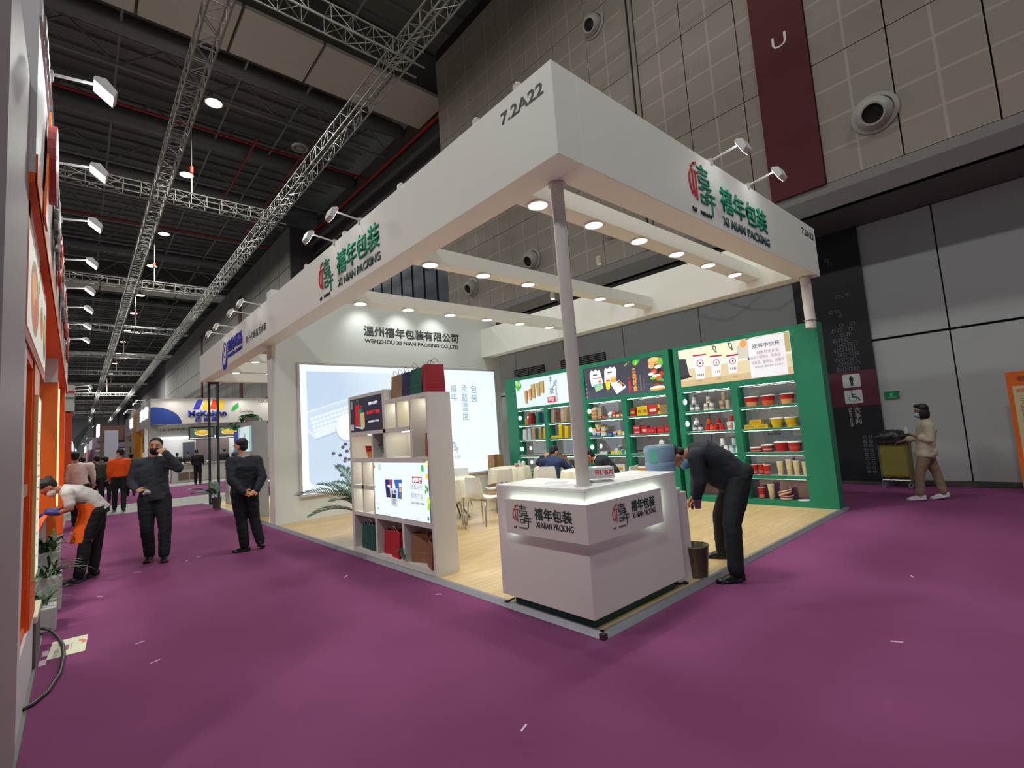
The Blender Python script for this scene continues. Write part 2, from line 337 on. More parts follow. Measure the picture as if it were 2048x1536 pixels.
# ball jet nozzles
def nozzle(y, z, lab, i):
    t = thing('air_nozzle', lab, 'air vent', (7.6, y, z), group='round air nozzles on the upper wall')
    t.rotation_euler = (0, -pi / 2, 0)
    MB().lathe([(.30, 0), (.36, .01), (.36, .03), (.29, .05), (.29, 0.0)], seg=28).obj('flange', mat('8a8680', .5), t, True)
    s = MB().lathe([(.27, .02), (.28, .10), (.25, .20), (.19, .26), (.16, .26), (.15, .1), (.15, .05)], seg=28).obj('jet_ring', mat('9a958e', .45), t, True); s.rotation_euler = (radians(0), radians(-22), 0)
    d = MB().lathe([(.0, .21), (.155, .21)], seg=24).obj('throat', mat('080707', .8), t); d.rotation_euler = (0, radians(-22), 0)
nozzle(4.93, 12.6, 'round air nozzle at the top of the photo left of the red banner', 0)
nozzle(-.85, 6.78, 'round air nozzle right of the dark red banner', 1)
nozzle(8.0, 6.86, 'round air nozzle seen through the booth roof, right one of two', 2)
nozzle(11.14, 6.83, 'round air nozzle seen through the booth roof beside the navy louvre', 3)
nozzle(4.9, 6.85, 'round air nozzle half hidden behind the front light beam', 4)
# restroom sign strip
rs = thing('restroom_sign', 'tall black restroom sign strip with pictograms beside the green shelf', 'sign', (0, 0, 0))
MB().box(9.30, 9.36, 0.02, 1.36, .09, 5.41).obj('board', mat('17181f', .45, var=.05), rs)
f = fx(9.30)
pr = Print(f, .002)
pr.p(rect(-1.36, -.02, 1.62, 2.36), '542032')
for (a, b_) in ((2.02, 2.30), (1.68, 1.96)): pr.p(rrect(-.62, -.30, a, b_, .025), 'b9bcbc')
K = '1a1c1e'
pr.p(disc(-.46, 2.255, .014), K).p(rect(-.485, -.435, 2.15, 2.235), K).p(rect(-.5, -.488, 2.155, 2.23), K).p(rect(-.432, -.42, 2.155, 2.23), K).p(rect(-.484, -.463, 2.05, 2.16), K).p(rect(-.457, -.436, 2.05, 2.16), K)
pr.p(disc(-.48, 1.925, .014), K).line([(-.485, 1.90), (-.47, 1.81), (-.40, 1.81), (-.35, 1.735)], .022, K).line([(-.48, 1.865), (-.42, 1.86)], .012, K)
pr.line(disc(-.48, 1.78, .068, n=14, a0=100, a1=370), .009, K)
pr.obj('print', rs); pr = Print(f, .004); rng = random.Random(3)
def cross(u, v, s=.045):
    for a in range(4):
        ca, sa = round(cos(a * pi / 2)), round(sin(a * pi / 2))
        P_ = [(.35, 1), (.35, .35), (1, .35)]
        pr.line([(u + (x * ca - y * sa) * s, v + (x * sa + y * ca) * s) for x, y in P_], .006, '8c8e96')
for r in range(24):
    v = 2.42 + r * .105
    for c in range(4):
        if r < 6 or rng.random() < max(.12, .8 - r * .035): cross(-.66 + c * .105 + (.05 if r % 2 else 0), v)
for r in range(9):
    for c in range(2): cross(-.36 + c * .1, .25 + r * .09, .035)
pr.obj('cross_pattern', rs)['kind'] = 'stuff'
text('洗手间', f, -.482, -.368, 1.243, 1.60, mat('b0b2b6', .5), rs, vertical=True, d=.006)
tm = mat('b0b2b6', .5)
text('Restroom', lambda u, v, d=0.: f(-.578 + v, 1.595 - u, d), 0, .40, 0, .065, tm, rs, d=.006)
# green exit plate, orange notice board
ep = thing('exit_plate', 'small green plate on the grey wall right of the restroom sign', 'sign', (0, 0, 0))
box('plate', 9.335, 9.358, -.30, -.06, 1.72, 1.87, mat('187848', .4), ep); Print(fx(9.335)).p(rect(.15, .21, 1.76, 1.83), '6aa884').p(rect(.1, .26, 1.74, 1.752), '6aa884').obj('print', ep)
nb = thing('notice_board', 'orange framed notice board standing at the right edge', 'board', (8.55, -1.88, 0), 0); nb.scale = (1, 1, .89)
box('board', 0, .05, -1.0, 0, .02, 2.25, mat('d8651a', .5), nb, .004)
f2 = lambda u, v, d=0.: (-d, -u, v)
Print(f2, .002).p(rect(.06, .94, .12, 1.98), 'c8bc92').p(rect(.10, .5, 1.86, 1.93), 'c08868').p(rect(.66, .9, .9, 1.2), 'b05a60').obj('print', nb)
text('参观须知', f2, .12, .6, 2.06, 2.16, mat('5a3040', .5), nb, d=.003)
text('一、请佩戴口罩\n二、保持间距\n入场出示证件\n请勿吸烟\n请保管物品\n请走安全通道\n三、听从指挥\n文明参观展览', f2, .12, .7, 1.3, 1.82, mat('3a342a', .5), nb, d=.003)['kind'] = 'stuff'

# ceiling
ce = struct('ceiling')
MB().box(-40, 12, -14, 191, 18.6, 18.9).obj('deck', mat('70706e', .9, var=.12, scale=.7), ce)
mbs = MB()
for k in range(205):
    mbs.box(-40, 9.5, -6 + k * .95, -5.9 + k * .95, 18.45, 18.6)
o = mbs.obj('deck_rib', mat('747472', .8), ce); o['kind'] = 'stuff'
GP = mat('c4c0b6', .7, var=.03)
for gi, gy in enumerate((14.3, 50.3, 86, 122, 158)):
    for k in range(14):
        x0 = 9.3 - (k + 1) * 2.75
        box('girder_panel', x0 + .05, x0 + 2.70, gy, gy + 2.4, 16.45, 16.6, GP, ce)
    box('girder', -38, 9.5, gy + .1, gy + 2.3, 16.6, 18.5, mat('5a5854', .8), ce)
DK = mat('7c7d7e', .6, .1)
DK2 = mat('3a3b3c', .7)
for k in range(40):
    y = 20.5 + k * 4.1
    mbt = MB(); mbt.bar((-38, y, 16.9), (9.4, y, 16.9), .07, 6).bar((-38, y, 18.2), (9.4, y, 18.2), .07, 6)
    for q in range(16): mbt.bar((-38 + q * 3, y, 16.9), (-36.5 + q * 3, y, 18.2), .05, 5).bar((-36.5 + q * 3, y, 18.2), (-35 + q * 3, y, 16.9), .05, 5)
    mbt.obj('roof_truss', DK, ce)
for x in (-12, -8, -4.5, -2, 2, 4.5, 6.8):
    MB().bar((x, -6, 17.2), (x, 188, 17.2), .05, 6).obj('conduit', DK, ce)
for (y, r, z, m_) in ((18.6, .35, 17.3, '6e7072'), (24.5, .4, 17.2, '5e6062'), (30.5, .3, 17.4, '66686a'), (43, .4, 17.2, '5e6062'), (58, .4, 17.2, '5e6062')):
    mb = MB(); pts = []; n = 220
    prof = []
    for k in range(n + 1):
        xx = -38 + k * 47.3 / n; prof.append((r + (.03 if k % 2 else 0), xx))
    mb.lathe(prof, seg=12); o = mb.obj('air_duct', mat(m_, .45, .4), ce, True); o.rotation_euler = (0, pi / 2, 0); o.location = (0, y, z)
for y in (22.8, 36.0, 52): MB().bar((-38, y, 16.7), (9.4, y, 16.7), .06, 6).obj('red_pipe', mat('93231c', .5), ce)
for x, y0, y1 in ((3.4, 22, 30), (5.6, 21, 34), (-6, 20, 40)): MB().bar((x, y0, 16.6), (x, y1, 16.6), .045, 6).obj('red_pipe', mat('93231c', .5), ce)
box('red_box', -6.6, -5.6, 22, 23, 15.6, 16.6, mat('93231c', .5), ce)

# truss grid
TM = mat('8a8884', .5, .5)
def truss(a, b_, label, group, step=.55, s=.23, lit=None):
    a = Vector(a); b_ = Vector(b_); d = (b_ - a); L = d.length; d.normalize(); up = Vector((0, 0, 1)); sd = d.cross(up)
    t = thing('lighting_truss', label, 'truss', a, group=group)
    cs = [(sd * i + up * j) * s for i, j in ((-1, -1), (1, -1), (1, 1), (-1, 1))]
    for c in cs: MB().bar(c, c + d * L, .026, 6).obj('chord', TM, t)
    lat = MB(); n = int(L / step)
    for k in range(n):
        p0 = d * (k * step); p1 = d * ((k + 1) * step)
        for q in range(4):
            c0, c1 = cs[q], cs[(q + 1) % 4]
            lat.bar(p0 + c0, p0 + c1, .012, 4)
            if (k % 5) != 4:
                if k % 2: lat.bar(p0 + c0, p1 + c1, .012, 4)
                else: lat.bar(p0 + c1, p1 + c0, .012, 4)
    lat.obj('brace', TM, t, kind='stuff')
    return t
YS = [8.4, 20.5, 33.9, 47.4, 60.8, 74, 87, 100, 113, 126, 139, 152]
truss((-.66, -4, 12), (-.66, 185, 12), 'long aluminium box truss running down the middle of the aisle ceiling', 'long roof trusses')
truss((3.5, -4, 12), (3.5, 185, 12), 'long aluminium box truss beside the hall wall', 'long roof trusses')
ords = ['nearest', 'second', 'third', 'fourth', 'fifth', 'sixth', 'seventh', 'eighth', 'ninth', 'tenth', 'eleventh', 'twelfth']
for i, y in enumerate(YS):
    truss((-9.5, y, 12), (4.1, y, 12), ords[i] + ' cross truss from the near end of the hall', 'cross trusses')
    if i:
        h = thing('chain_hoist', 'chain hoist holding up the ' + ords[i] + ' cross truss', 'hoist', (.45, y, 12.3), group='chain hoists')
        MB().bar((0, 0, 0), (0, 0, .9), .03, 6).bar((0, 0, .9), (0, 0, 4.6), .012, 5).obj('chain', mat('c0bcb4', .4, .5), h)
        MB().lathe([(.0, 0), (.07, .02), (.07, .3), (0, .33)], (0, 0, .9), 10).obj('motor', mat('b03020', .5), h)
for i, (x, y, z) in enumerate(HALL_LAMPS):
    t = thing('high_bay_lamp', ords[i] + ' round lamp in the row hanging over the aisle', 'lamp', (x, y, z), group='high bay lamps')
    MB().lathe([(.0, .2), (.12, .2), (.15, .1), (.31, 0), (.32, -.03), (.30, -.02), (.0, 0)], seg=20).obj('housing', mat('9a9690', .5, .3), t, True)
    MB().lathe([(.0, -.025), (.27, -.025)], seg=20).obj('diffuser', emi('fff2d8', 14), t)
    MB().bar((0, 0, .2), (0, 0, 3.44), .015, 5).obj('rod', DK, t)
ps = thing('ceiling_speaker', 'round ring speaker hanging under the dark roof', 'speaker', (4.2, 18.5, 14.6))
MB().lathe([(.26, 0), (.34, 0), (.34, .08), (.26, .08), (.26, 0)], seg=20).obj('ring', mat('9a9a96', .5), ps, True)
MB().lathe([(0, .03), (.16, .0), (.17, .06), (0, .08)], seg=16).obj('core', mat('8a8a86', .5), ps, True); MB().bar((0, 0, .08), (0, 0, 3), .015).bar((-.3, 0, .04), (.3, 0, .04), .012).obj('rod', DK, ps)
# ---------------- white booth ----------------
H1, H0 = 4.518, 3.727
def N(pts): return [(-a, b) for a, b in pts]
WM = wood_mat()
pf = thing('booth_platform', 'raised booth floor of pale wood-look sheet with aluminium edge trim', 'platform', (0, 0, 0))
MB().box(.0, 6.16, 0.0, 15.3, -.01, .036).obj('deck', WM, pf)
al = mat('8e8c94', .4, .4)
MB().prism([(-.045, -.01), (-.045, .004), (-.004, .042), (.03, .042), (.03, .036), (0, .036), (0, -.01)], lambda u, v, d: (u, d, v), -.0, 15.3).obj('edge_trim', al, pf)
MB().prism([(-.045, -.01), (-.045, .004), (-.004, .042), (.03, .042), (.03, .036), (0, .036), (0, -.01)], lambda u, v, d: (d, u, v), -.0, 6.16).obj('edge_trim', al, pf)
box('corner_block', -.045, .0, -.045, .0, -.005, .042, mat('4a2a34', .5), pf)

cn = thing('booth_canopy', 'big white canopy of boxed fascia boards and light beams over the corner booth', 'canopy', (0, 0, 0))
TH = .30
# side fascia facing the aisle (left), front fascia (right), rear fascia over the shelves
MB().box(-.212, .09, -.1305, 14.89, H0, H1).obj('side_fascia', PAINT, cn, bevel=.004)
MB().box(.09, 5.917, -.1305, .17, H0, H1).obj('front_fascia', PAINT, cn, bevel=.004)
MB().box(5.60, 5.917, .17, 14.89, H0, H1).obj('rear_fascia', PAINT, cn, bevel=.004)
MB().box(.09, 5.6, 14.6, 14.89, H0, H1).obj('end_fascia', PAINT, cn, bevel=.004)
ly = [.80, 2.85, 5.02, 11.45, 13.6]
lx = [.49 + .894 * i for i in range(6)]
dl = MB().lathe([(.105, 0), (.115, -.004), (.118, -.012), (.098, -.014), (.096, -.004)], seg=24).mesh('downlight', [mat('e8e8e6', .4)], True)
dd = MB().lathe([(0, -.006), (.097, -.006)], seg=24).mesh('lamp_disc', [emi('fff8ee', 9)])
for i, y in enumerate(ly):
    bm_ = MB().box(.09, 5.6, y - .115, y + .115, 3.87, 4.07).obj('light_beam', PAINT, cn, bevel=.003)
    for j, x in enumerate(lx):
        d = bpy.data.objects.new('downlight', dl); COL.objects.link(d); d.parent = bm_; d.location = (x, y, 3.87)
        e = bpy.data.objects.new('lamp_disc', dd); COL.objects.link(e); e.parent = bm_; e.location = (x, y, 3.869)
        if j % 1 == 0: spot_light('downlight_light', (x, y, 3.84), (x, y, 0), 52 if y < 8 else 46, 2.6, 1, .06, (1, 1, .97))
fL, fR = fx(-.212), fy(-.1305)
# lettering on the fascias
emblem(fL, -4.93, -4.37, 3.80, 4.36, cn, .012)
TG = mat('12a07a', .45)
text('禧年包装', fL, -4.20, -2.87, 3.99, 4.33, TG, cn, depth=.012, bold=.012)
TB = mat('5a6a6e', .5)
text('XI NIAN PACKING', fL, -4.19, -2.87, 3.82, 3.93, mat('4f6a68', .5), cn, depth=.010, bold=.008)
emblem(fR, 1.84, 2.42, 3.80, 4.38, cn, .012)
text('禧年包装', fR, 2.57, 3.90, 3.97, 4.28, TG, cn, depth=.012, bold=.012)
text('XI NIAN PACKING', fR, 2.58, 3.92, 3.80, 3.91, mat('4f6a68', .5), cn, depth=.010, bold=.008)
text('7.2A22', fL, -.50, .03, 4.285, 4.40, mat('1c1c1e', .5), cn, d=.002, bold=.03)
text('7.2A22', fR, 5.30, 5.84, 4.30, 4.41, mat('2a2a2c', .5), cn, d=.002, bold=.03)
BLU = '3636b8'
bl = mat(BLU, .4)
text('宣欣纸品', fL, -11.15, -9.70, 4.02, 4.32, bl, cn, depth=.02, bold=.03)
text('TWISLEN-ZHIPIN', fL, -11.15, -9.70, 3.88, 3.97, bl, cn, depth=.01, bold=.02)
text('新一代纸品艺术家', fL, -9.36, -7.80, 3.93, 4.10, mat('33383c', .5), cn, d=.002, bold=.03)
MB().prism(disc(-11.45, 3.93, .26, .30, 24), fL, .001, .02).obj('blue_swirl', bl, cn)
MB().prism(disc(-11.40, 4.05, .17, .24, 24), fL, .02, .024).prism(disc(-11.45, 3.87, .14, .10, 20), fL, .0205, .0245).obj('swirl_cutout', PAINT, cn)
MB().prism(disc(-11.38, 4.13, .16, .20, 24, 60, 300) , fL, .022, .026).obj('blue_swirl', bl, cn)
MB().prism(disc(-11.36, 4.12, .11, .15, 24), fL, .026, .03).obj('swirl_cutout', PAINT, cn)
MB().prism(disc(-11.36, 4.14, .05, .08, 16), fL, .030, .033).obj('blue_swirl', bl, cn)
# columns
def column(x, y, z0, lab, lean=0.0, r=.057):
    c = thing('support_column', lab, 'column', (x, y, 0))
    MB().tube([(0, 0, z0), (lean, lean * .3, 2.9), (lean * 1.2, lean * .3, H0 - .02)], r, 20).obj('tube', mat('d6d0ca', .45, var=.01), c, True)
    MB().lathe([(r + .002, 0), (r + .018, .004), (r + .018, .012), (r + .002, .016)], (lean * 1.2, lean * .3, H0 - .02), 20).obj('collar', mat('c8c2bc', .4), c, True)
    if z0 > .5: MB().lathe([(r, 0), (r + .02, 0), (r + .02, .006), (r, .008)], (0, 0, z0), 20).obj('collar', mat('c8c2bc', .4), c, True)
column(.175, .225, 1.108, 'white round column standing on the corner counter', -.035)
column(5.72, .03, 3.02, 'white round column above the right green shelf unit', 0, .075)

# banner wall
bw = thing('divider_wall', 'white booth divider wall with grey company lettering and lightbox', 'wall', (0, 0, 0))
WALLP = mat('dde2de', .55, var=.01)
box('board', .03, 6.2, 8.31, 8.62, .036, 4.93, WALLP, bw)
box('end_post', .012, .33, 8.285, 8.64, .036, H0 - .004, WALLP, bw)
f = fy(8.31)
tg = mat('4c4c4e', .5)
text('温州禧年包装有限公司', f, 2.06, 4.79, 4.09, 4.34, tg, bw, depth=.015, bold=.012)
text('WENZHOU XI NIAN PACKING CO.,LTD', f, 2.08, 4.78, 3.91, 4.02, mat('2c2c2e', .5), bw, depth=.006, bold=.012)
for x in (2.0, 3.0, 4.0): spot_light('wall_wash_light', (x, 7.75, 4.62), (x, 8.31, 4.2), 14, 1.7, .9, .04, (.95, 1, .97))
# lightbox with printed picture
lb = thing('backlit_picture', 'large backlit picture of a keyboard and coffee beans on the divider wall', 'lightbox', (0, 0, 0))
X0, X1, Z0, Z1 = .545, 5.93, .57, 3.33
MB().box(X0 - .05, X1 + .05, 8.235, 8.31, Z0 - .05, Z0).box(X0 - .05, X1 + .05, 8.235, 8.31, Z1, Z1 + .05).box(X0 - .05, X0, 8.235, 8.31, Z0, Z1).box(X1, X1 + .05, 8.235, 8.31, Z0, Z1).obj('frame', mat('c9c3c4', .5), lb)
def grad_emit(name, c0, c1, x0, x1, s, axis=0):
    m = bpy.data.materials.new(name); m.use_nodes = True; nt = m.node_tree; b = nt.nodes['Principled BSDF']
    tc = nt.nodes.new('ShaderNodeTexCoord'); sp = nt.nodes.new('ShaderNodeSeparateXYZ'); mr = nt.nodes.new('ShaderNodeMapRange')
    mr.inputs[1].default_value = x0; mr.inputs[2].default_value = x1; cr = nt.nodes.new('ShaderNodeValToRGB')
    cr.color_ramp.elements[0].color = lin(c0); cr.color_ramp.elements[1].color = lin(c1)
    n = nt.nodes.new('ShaderNodeTexNoise'); n.inputs['Scale'].default_value = 1.2; ad = nt.nodes.new('ShaderNodeMath'); ad.operation = 'MULTIPLY_ADD'; ad.inputs[1].default_value = .35; 
    nt.links.new(tc.outputs['Object'], sp.inputs[0]); nt.links.new(sp.outputs[axis], mr.inputs[0]); nt.links.new(tc.outputs['Object'], n.inputs['Vector'])
    nt.links.new(n.outputs['Fac'], ad.inputs[0]); nt.links.new(mr.outputs[0], ad.inputs[2])
    sb = nt.nodes.new('ShaderNodeMath'); sb.operation = 'SUBTRACT'; sb.inputs[1].default_value = .17; nt.links.new(ad.outputs[0], sb.inputs[0])
    nt.links.new(sb.outputs[0], cr.inputs[0]); nt.links.new(cr.outputs[0], b.inputs['Emission Color']); b.inputs['Emission Strength'].default_value = s
    b.inputs['Base Color'].default_value = (.3, .3, .3, 1); return m
EMS = 1.0
MB().add([(X0, 8.245, Z0), (X1, 8.245, Z0), (X1, 8.245, Z1), (X0, 8.245, Z1)], [(0, 1, 2, 3)]).obj('light_panel', grad_emit('glow_white', 'e8f4fa', 'e0f0f8', 0, 6, EMS), lb)
pb = rrect(.685, 5.2, .715, 3.19, .17)
pb = [p for p in pb if p[0] < 3] + []
pbl = [(.685 + .17 - .17 * cos(radians(a)), .715 + .17 - .17 * sin(radians(a))) for a in range(0, 91, 15)]
MB().add([(u, 8.2445, v) for u, v in [(.685, 3.19)] + pbl + [(5.9, .715), (5.9, 3.19)]], [tuple(range(len(pbl) + 3))]).obj('picture', grad_emit('print_blue', 'b4cbe4', 'e6f5fc', 1.3, 4.0, EMS), lb)
P = Print(f, .0668, EMS)
P.p([(.687, 2.32), (1.69, 2.62), (1.85, 2.0), (.868, 1.70), (.687, 1.89)], 'd4e2f0')
P.p([(.687, 2.28), (1.66, 2.58), (1.74, 2.25), (.80, 1.83), (.687, 1.93)], 'c2d2e4')
for r in range(5):
    for c in range(13):
        u = .72 + c * .082 + r * .02; v = 2.26 - r * .085 + c * .0245
        if u < 1.66 and v < 2.28 + (u - .687) * .31 - .06: P.p([(u, v), (u + .062, v + .018), (u + .073, v - .035), (u + .012, v - .055)], 'e2ecf6')
P.p([(.868, 1.70), (.84, 1.715), (1.62, 1.97), (1.62, 1.93)], 'a2b8d2')
P.p(disc(1.52, 1.92, .24, .31, 28), 'a8bed8').p(disc(1.53, 1.95, .23, .29, 28), 'f0f7fc')
for i, (u, v) in enumerate([(1.493, 1.566), (1.432, 1.504), (1.521, 1.407), (1.365, 1.33), (1.216, 1.382), (1.559, 1.221), (1.468, 1.196), (1.282, 1.082), (1.541, 1.023), (1.382, 0.892), (1.637, 1.18), (1.62, 1.45), (1.48, 1.245)]):
    P.p(disc(u + .008, v - .012, .05, .038, 14), '9db4d0').p(disc(u, v, .042, .034, 14), '5a4a50').p(disc(u - .006, v + .008, .022, .014, 10), '7a6468').line([(u - .03, v - .006), (u, v), (u + .03, v + .008)], .006, '3a2c30')
P.obj('printed_picture', lb)
ink = emi('7c98a4', EMS * .9)
text('包装', f, 5.06, 5.27, 2.46, 2.93, ink, lb, vertical=True, d=.076)
text('承载温度', f, 4.74, 4.94, 1.97, 2.93, ink, lb, vertical=True, d=.076)
text('禧年', f, 4.40, 4.60, 2.50, 2.93, ink, lb, vertical=True, d=.076)
stroke_obj(LOGO_GRN + LOGO_RED, f, 4.22, 4.55, 1.12, 1.42, 0, emi('6a7c84', EMS * .9), lb, 'emblem', .072)
text('禧年包装', f, 4.18, 4.60, .98, 1.06, ink, lb, d=.072)

# corner counter
ct = thing('corner_counter', 'white L-shaped reception counter with lit company name panels at the booth corner', 'counter', (0, 0, 0))
CT = mat('ded8d4', .5, var=.008)
poly = [(-.035, .04), (1.30, .04), (1.30, .50), (.46, .50), (.46, 1.12), (-.035, 1.12)]
fz = lambda u, v, d=0.: (u, v, d)
MB().prism(poly, fz, .12, 1.085).obj('body', CT, ct, bevel=.003)
MB().prism([(-.037, .038), (1.302, .038), (1.302, .55), (.52, .55), (.52, 1.122), (-.037, 1.122)], fz, 1.087, 1.108).obj('worktop', mat('e8e6e4', .35, var=.006), ct, bevel=.002)
MB().prism([(.03, .10), (1.20, .10), (1.20, .45), (.40, .45), (.40, 1.02), (.03, 1.02)], fz, .036, .12).obj('plinth', mat('0f4a40', .4), ct)
MB().prism([(-.10, -.02), (.935, -.02), (.935, .0), (-.08, .0), (-.08, .93), (-.10, .93)], fz, .70, 1.0).obj('name_panel', CT, ct, bevel=.002)
LEDM = emi('e0fff0', 42)
MB().box(-.03, .90, .026, .038, .97, .975).box(.915, .925, .012, .038, .72, .98).box(-.048, -.037, .05, .90, .97, .975).box(-.07, -.05, .90, .915, .715, .73).obj('led_strip', LEDM, ct)
fA, fB = fy(-.02), fx(-.10)
emblem(fA, .20, .43, .765, .955, ct, .003, green='2c4a46', red='c23a46')
text('禧年包装', fA, .47, .82, .86, .955, mat('1f4a42', .5), ct, depth=.003, bold=.012)
text('XI NIAN PACKING', fA, .48, .825, .805, .85, mat('2a2c2e', .5), ct, depth=.002, bold=.01)
emblem(fB, -.84, -.60, .755, .955, ct, .003, green='2c4a46', red='c23a46')
text('禧年包装', fB, -.55, -.13, .845, .945, mat('1f4a42', .5), ct, depth=.003, bold=.012)
text('XI NIAN PACKING', fB, -.54, -.12, .78, .83, mat('2a2c2e', .5), ct, depth=.002, bold=.01)
tag(MB().tube([(1.27, .3, .05), (1.30, .12, .05), (1.37, .06, .048), (1.40, .10, .045), (1.36, .14, .043)], .010, 8).obj('power_cable', mat('201c1e', .4), smooth=True), 'short black cable lying by the right end of the counter', 'cable')
tag(MB().tube([(.0, 1.0, .09), (-.01, 1.08, .05), (-.02, 1.12, .043)], .008, 8).obj('power_cable', mat('201c1e', .4), smooth=True), 'black cable end poking out under the left end of the counter', 'cable')
# business card box on the counter
cb = thing('card_box', 'clear acrylic business card box with red lettering on the counter', 'box', (.44, .27, 1.108), radians(-40))
MB().box(-.12, .12, -.09, .09, 0, .006).obj('base', mat('d0d0d4', .2, alpha=.6), cb)
MB().box(-.12, .12, -.09, .09, .03, .125).obj('case', mat('dcdce0', .15, var=0), cb, bevel=.002)
f = lambda u, v, d=0.: (u, -.09 - d, v)
text('请赐名片', f, -.05, .11, .062, .108, mat('c8303c', .5), cb, bold=.04)
Print(f, .001).line([(-.05, .05), (.11, .05)], .003, 'c07080').obj('print', cb)
tag(MB().prism(rect(-.1, .1, -.07, .07), lambda u, v, d: (.27 + u * .5 + v * .86, .62 - u * .86 + v * .5, 1.108 + d), 0, .002).obj('leaflet', mat('c6c8ca', .5)), 'pale printed leaflet lying on the left arm of the counter', 'paper')
tag(MB().prism(rect(-.1, .1, -.07, .07), lambda u, v, d: (.10 + u, .42 + v, 1.108 + d), 0, .002).obj('leaflet', mat('d2d4d4', .5)), 'pale sheet lying beside the column foot on the counter', 'paper')
# water dispenser and bottle
wd = thing('water_dispenser', 'low white water dispenser standing behind the counter end', 'dispenser', (1.455, .27, .036))
MB().prism(rrect(-.155, .155, -.155, .155, .02), fz, 0, .84).obj('body', mat('d8d2d0', .4), wd)
MB().lathe([(.15, .84), (.15, .88), (.09, .90), (.07, .93), (0, .93)], seg=24).obj('top_ring', mat('dedee0', .3), wd, True)
MB().box(.1551, .19, -.06, .06, .60, .64).box(.1551, .175, -.02, .0, .64, .68).obj('tap', mat('c8c4c4', .3), wd)
wb = thing('water_bottle', 'large blue water bottle upside down on the dispenser', 'water bottle', (1.455, .29, .966)); wb.scale = (1.14, 1.14, 1.06)
BT = mat('86a4c0', .12, alpha=.86, var=0, spec=.6)
MB().lathe([(.0, 0), (.03, 0), (.032, .035), (.06, .07), (.125, .10), (.132, .13), (.125, .15), (.132, .17), (.132, .20), (.126, .21), (.132, .22), (.132, .335), (.12, .36), (.06, .37), (0, .362)], seg=32).obj('bottle', BT, wb, True)
MB().add([(.134 * cos(radians(a)), .134 * sin(radians(a)), z) for z in (.21, .33) for a in (175, 190, 205)], [(0, 1, 4, 3), (1, 2, 5, 4)]).obj('label', mat('58a890', .4), wb)
# bin
bn = thing('waste_bin', 'dark bronze metal waste bin on the floor beside the bending man', 'bin', (1.66, .12, .037))
MB().lathe([(0, .004), (.098, .004), (.10, 0), (.103, .01), (.135, .295), (.140, .30), (.137, .305), (.130, .298), (.098, .015), (0, .012)], seg=32).obj('pail', mat('6a6050', .28, .55, var=.06), bn, True)
MB().lathe([(.133, .290), (.142, .298), (.140, .306), (.131, .304), (.133, .290)], seg=32).obj('rim', mat('a8a28a', .2, .9), bn, True)

# ---------------- divider cabinet ----------------
CM = mat('d6d4d0', .5, var=.01)
dc = thing('display_divider', 'white open cube display divider with lit screen and black poster', 'shelf', (0, 0, 0))
XF, XB = .02, .335
ylo, yhi = 2.34, 4.545
def slab(y0, y1, z0, z1, nm='shelf', x0=XF, x1=XB): return MB().box(x0, x1, y0, y1, z0, z1).obj(nm, CM, dc)
slab(yhi - .07, yhi, .036, 2.26, 'side_panel'); slab(ylo, ylo + .045, .036, 2.118, 'side_panel')
slab(3.41, yhi - .07, 2.215, 2.26, 'top_board'); slab(3.41, 3.475, 2.118, 2.215, 'upright'); slab(ylo + .045, 3.41, 2.07, 2.118, 'top_board')
slab(3.41, 3.475, 1.365, 2.118, 'upright')
slab(2.765, 4.475, 1.69, 1.742, 'shelf')
slab(2.385, 4.475, 1.305, 1.366); slab(3.785, 3.832, 1.366, 1.69, 'upright'); slab(2.72, 2.778, 1.366, 2.07, 'upright'); slab(3.068, 3.115, 1.742, 2.07, 'upright')
slab(3.785, 3.826, .56, 1.305, 'upright'); slab(4.13, 4.172, .61, 1.305, 'upright'); slab(3.826, 4.475, .93, .987); slab(3.826, 4.475, .56, .61)
slab(2.385, 3.785, .56, .622, 'shelf'); slab(3.762, 3.812, .10, .56, 'upright'); slab(3.028, 3.078, .10, .56, 'upright'); slab(2.385, 4.475, .036, .10, 'base_board')
# back boards of closed cells (some cells stay open to the booth behind)
BK = mat('dedcd2', .6, var=.01)
for nm, a, b_, z0, z1, m_ in (('back_board', 3.115, 3.41, 1.742, 2.118, BK), ('back_board', 2.778, 3.068, 1.742, 2.118, mat('f0dc70', .6)), ('back_board', 3.832, 4.475, 1.366, 1.69, BK),
        ('back_board', 2.778, 3.41, 1.366, 1.69, BK), ('back_board', 3.475, 3.785, 1.366, 1.69, mat('9aaea6', .6)), ('back_board', 2.385, 2.72, 1.366, 2.118, BK),
        ('back_board', 3.826, 4.475, .61, 1.305, BK), ('back_board', 3.078, 3.762, .10, .56, BK), ('back_board', 3.812, 4.475, .10, .56, BK), ('back_board', 2.385, 3.028, .10, .56, BK), ('back_board', 3.475, 4.475, 1.742, 2.215, BK)):
    box(nm, XB - .012, XB, a, b_, z0, z1, m_, dc)
LW = emi('fff8e0', 45)
for (a, b_, z, yw) in ((3.16, 3.38, 2.068, 1), (2.82, 3.03, 2.068, 1), (3.9, 4.3, 1.688, 1), (3.0, 3.3, 1.688, 1), (3.86, 4.10, 1.303, 1), (4.2, 4.42, 1.303, 1), (4.2, 4.42, .928, 1), (3.86, 4.10, .928, 1), (2.45, 2.66, 2.068, 1)):
    box('led_strip', .2, .215, a, b_, z - .006, z, LW, dc)
fD = fx(XF)
MB().box(XF - .004, .06, 3.476, 4.474, 1.742, 2.214).obj('poster_board', mat('2a2c38', .4), dc)
P = Print(fx(XF - .004), .0008, .45)
P.p(rect(-4.47, -3.48, 1.744, 2.21), '34384a').p(rect(-4.455, -4.38, 2.07, 2.19), '8e9498')
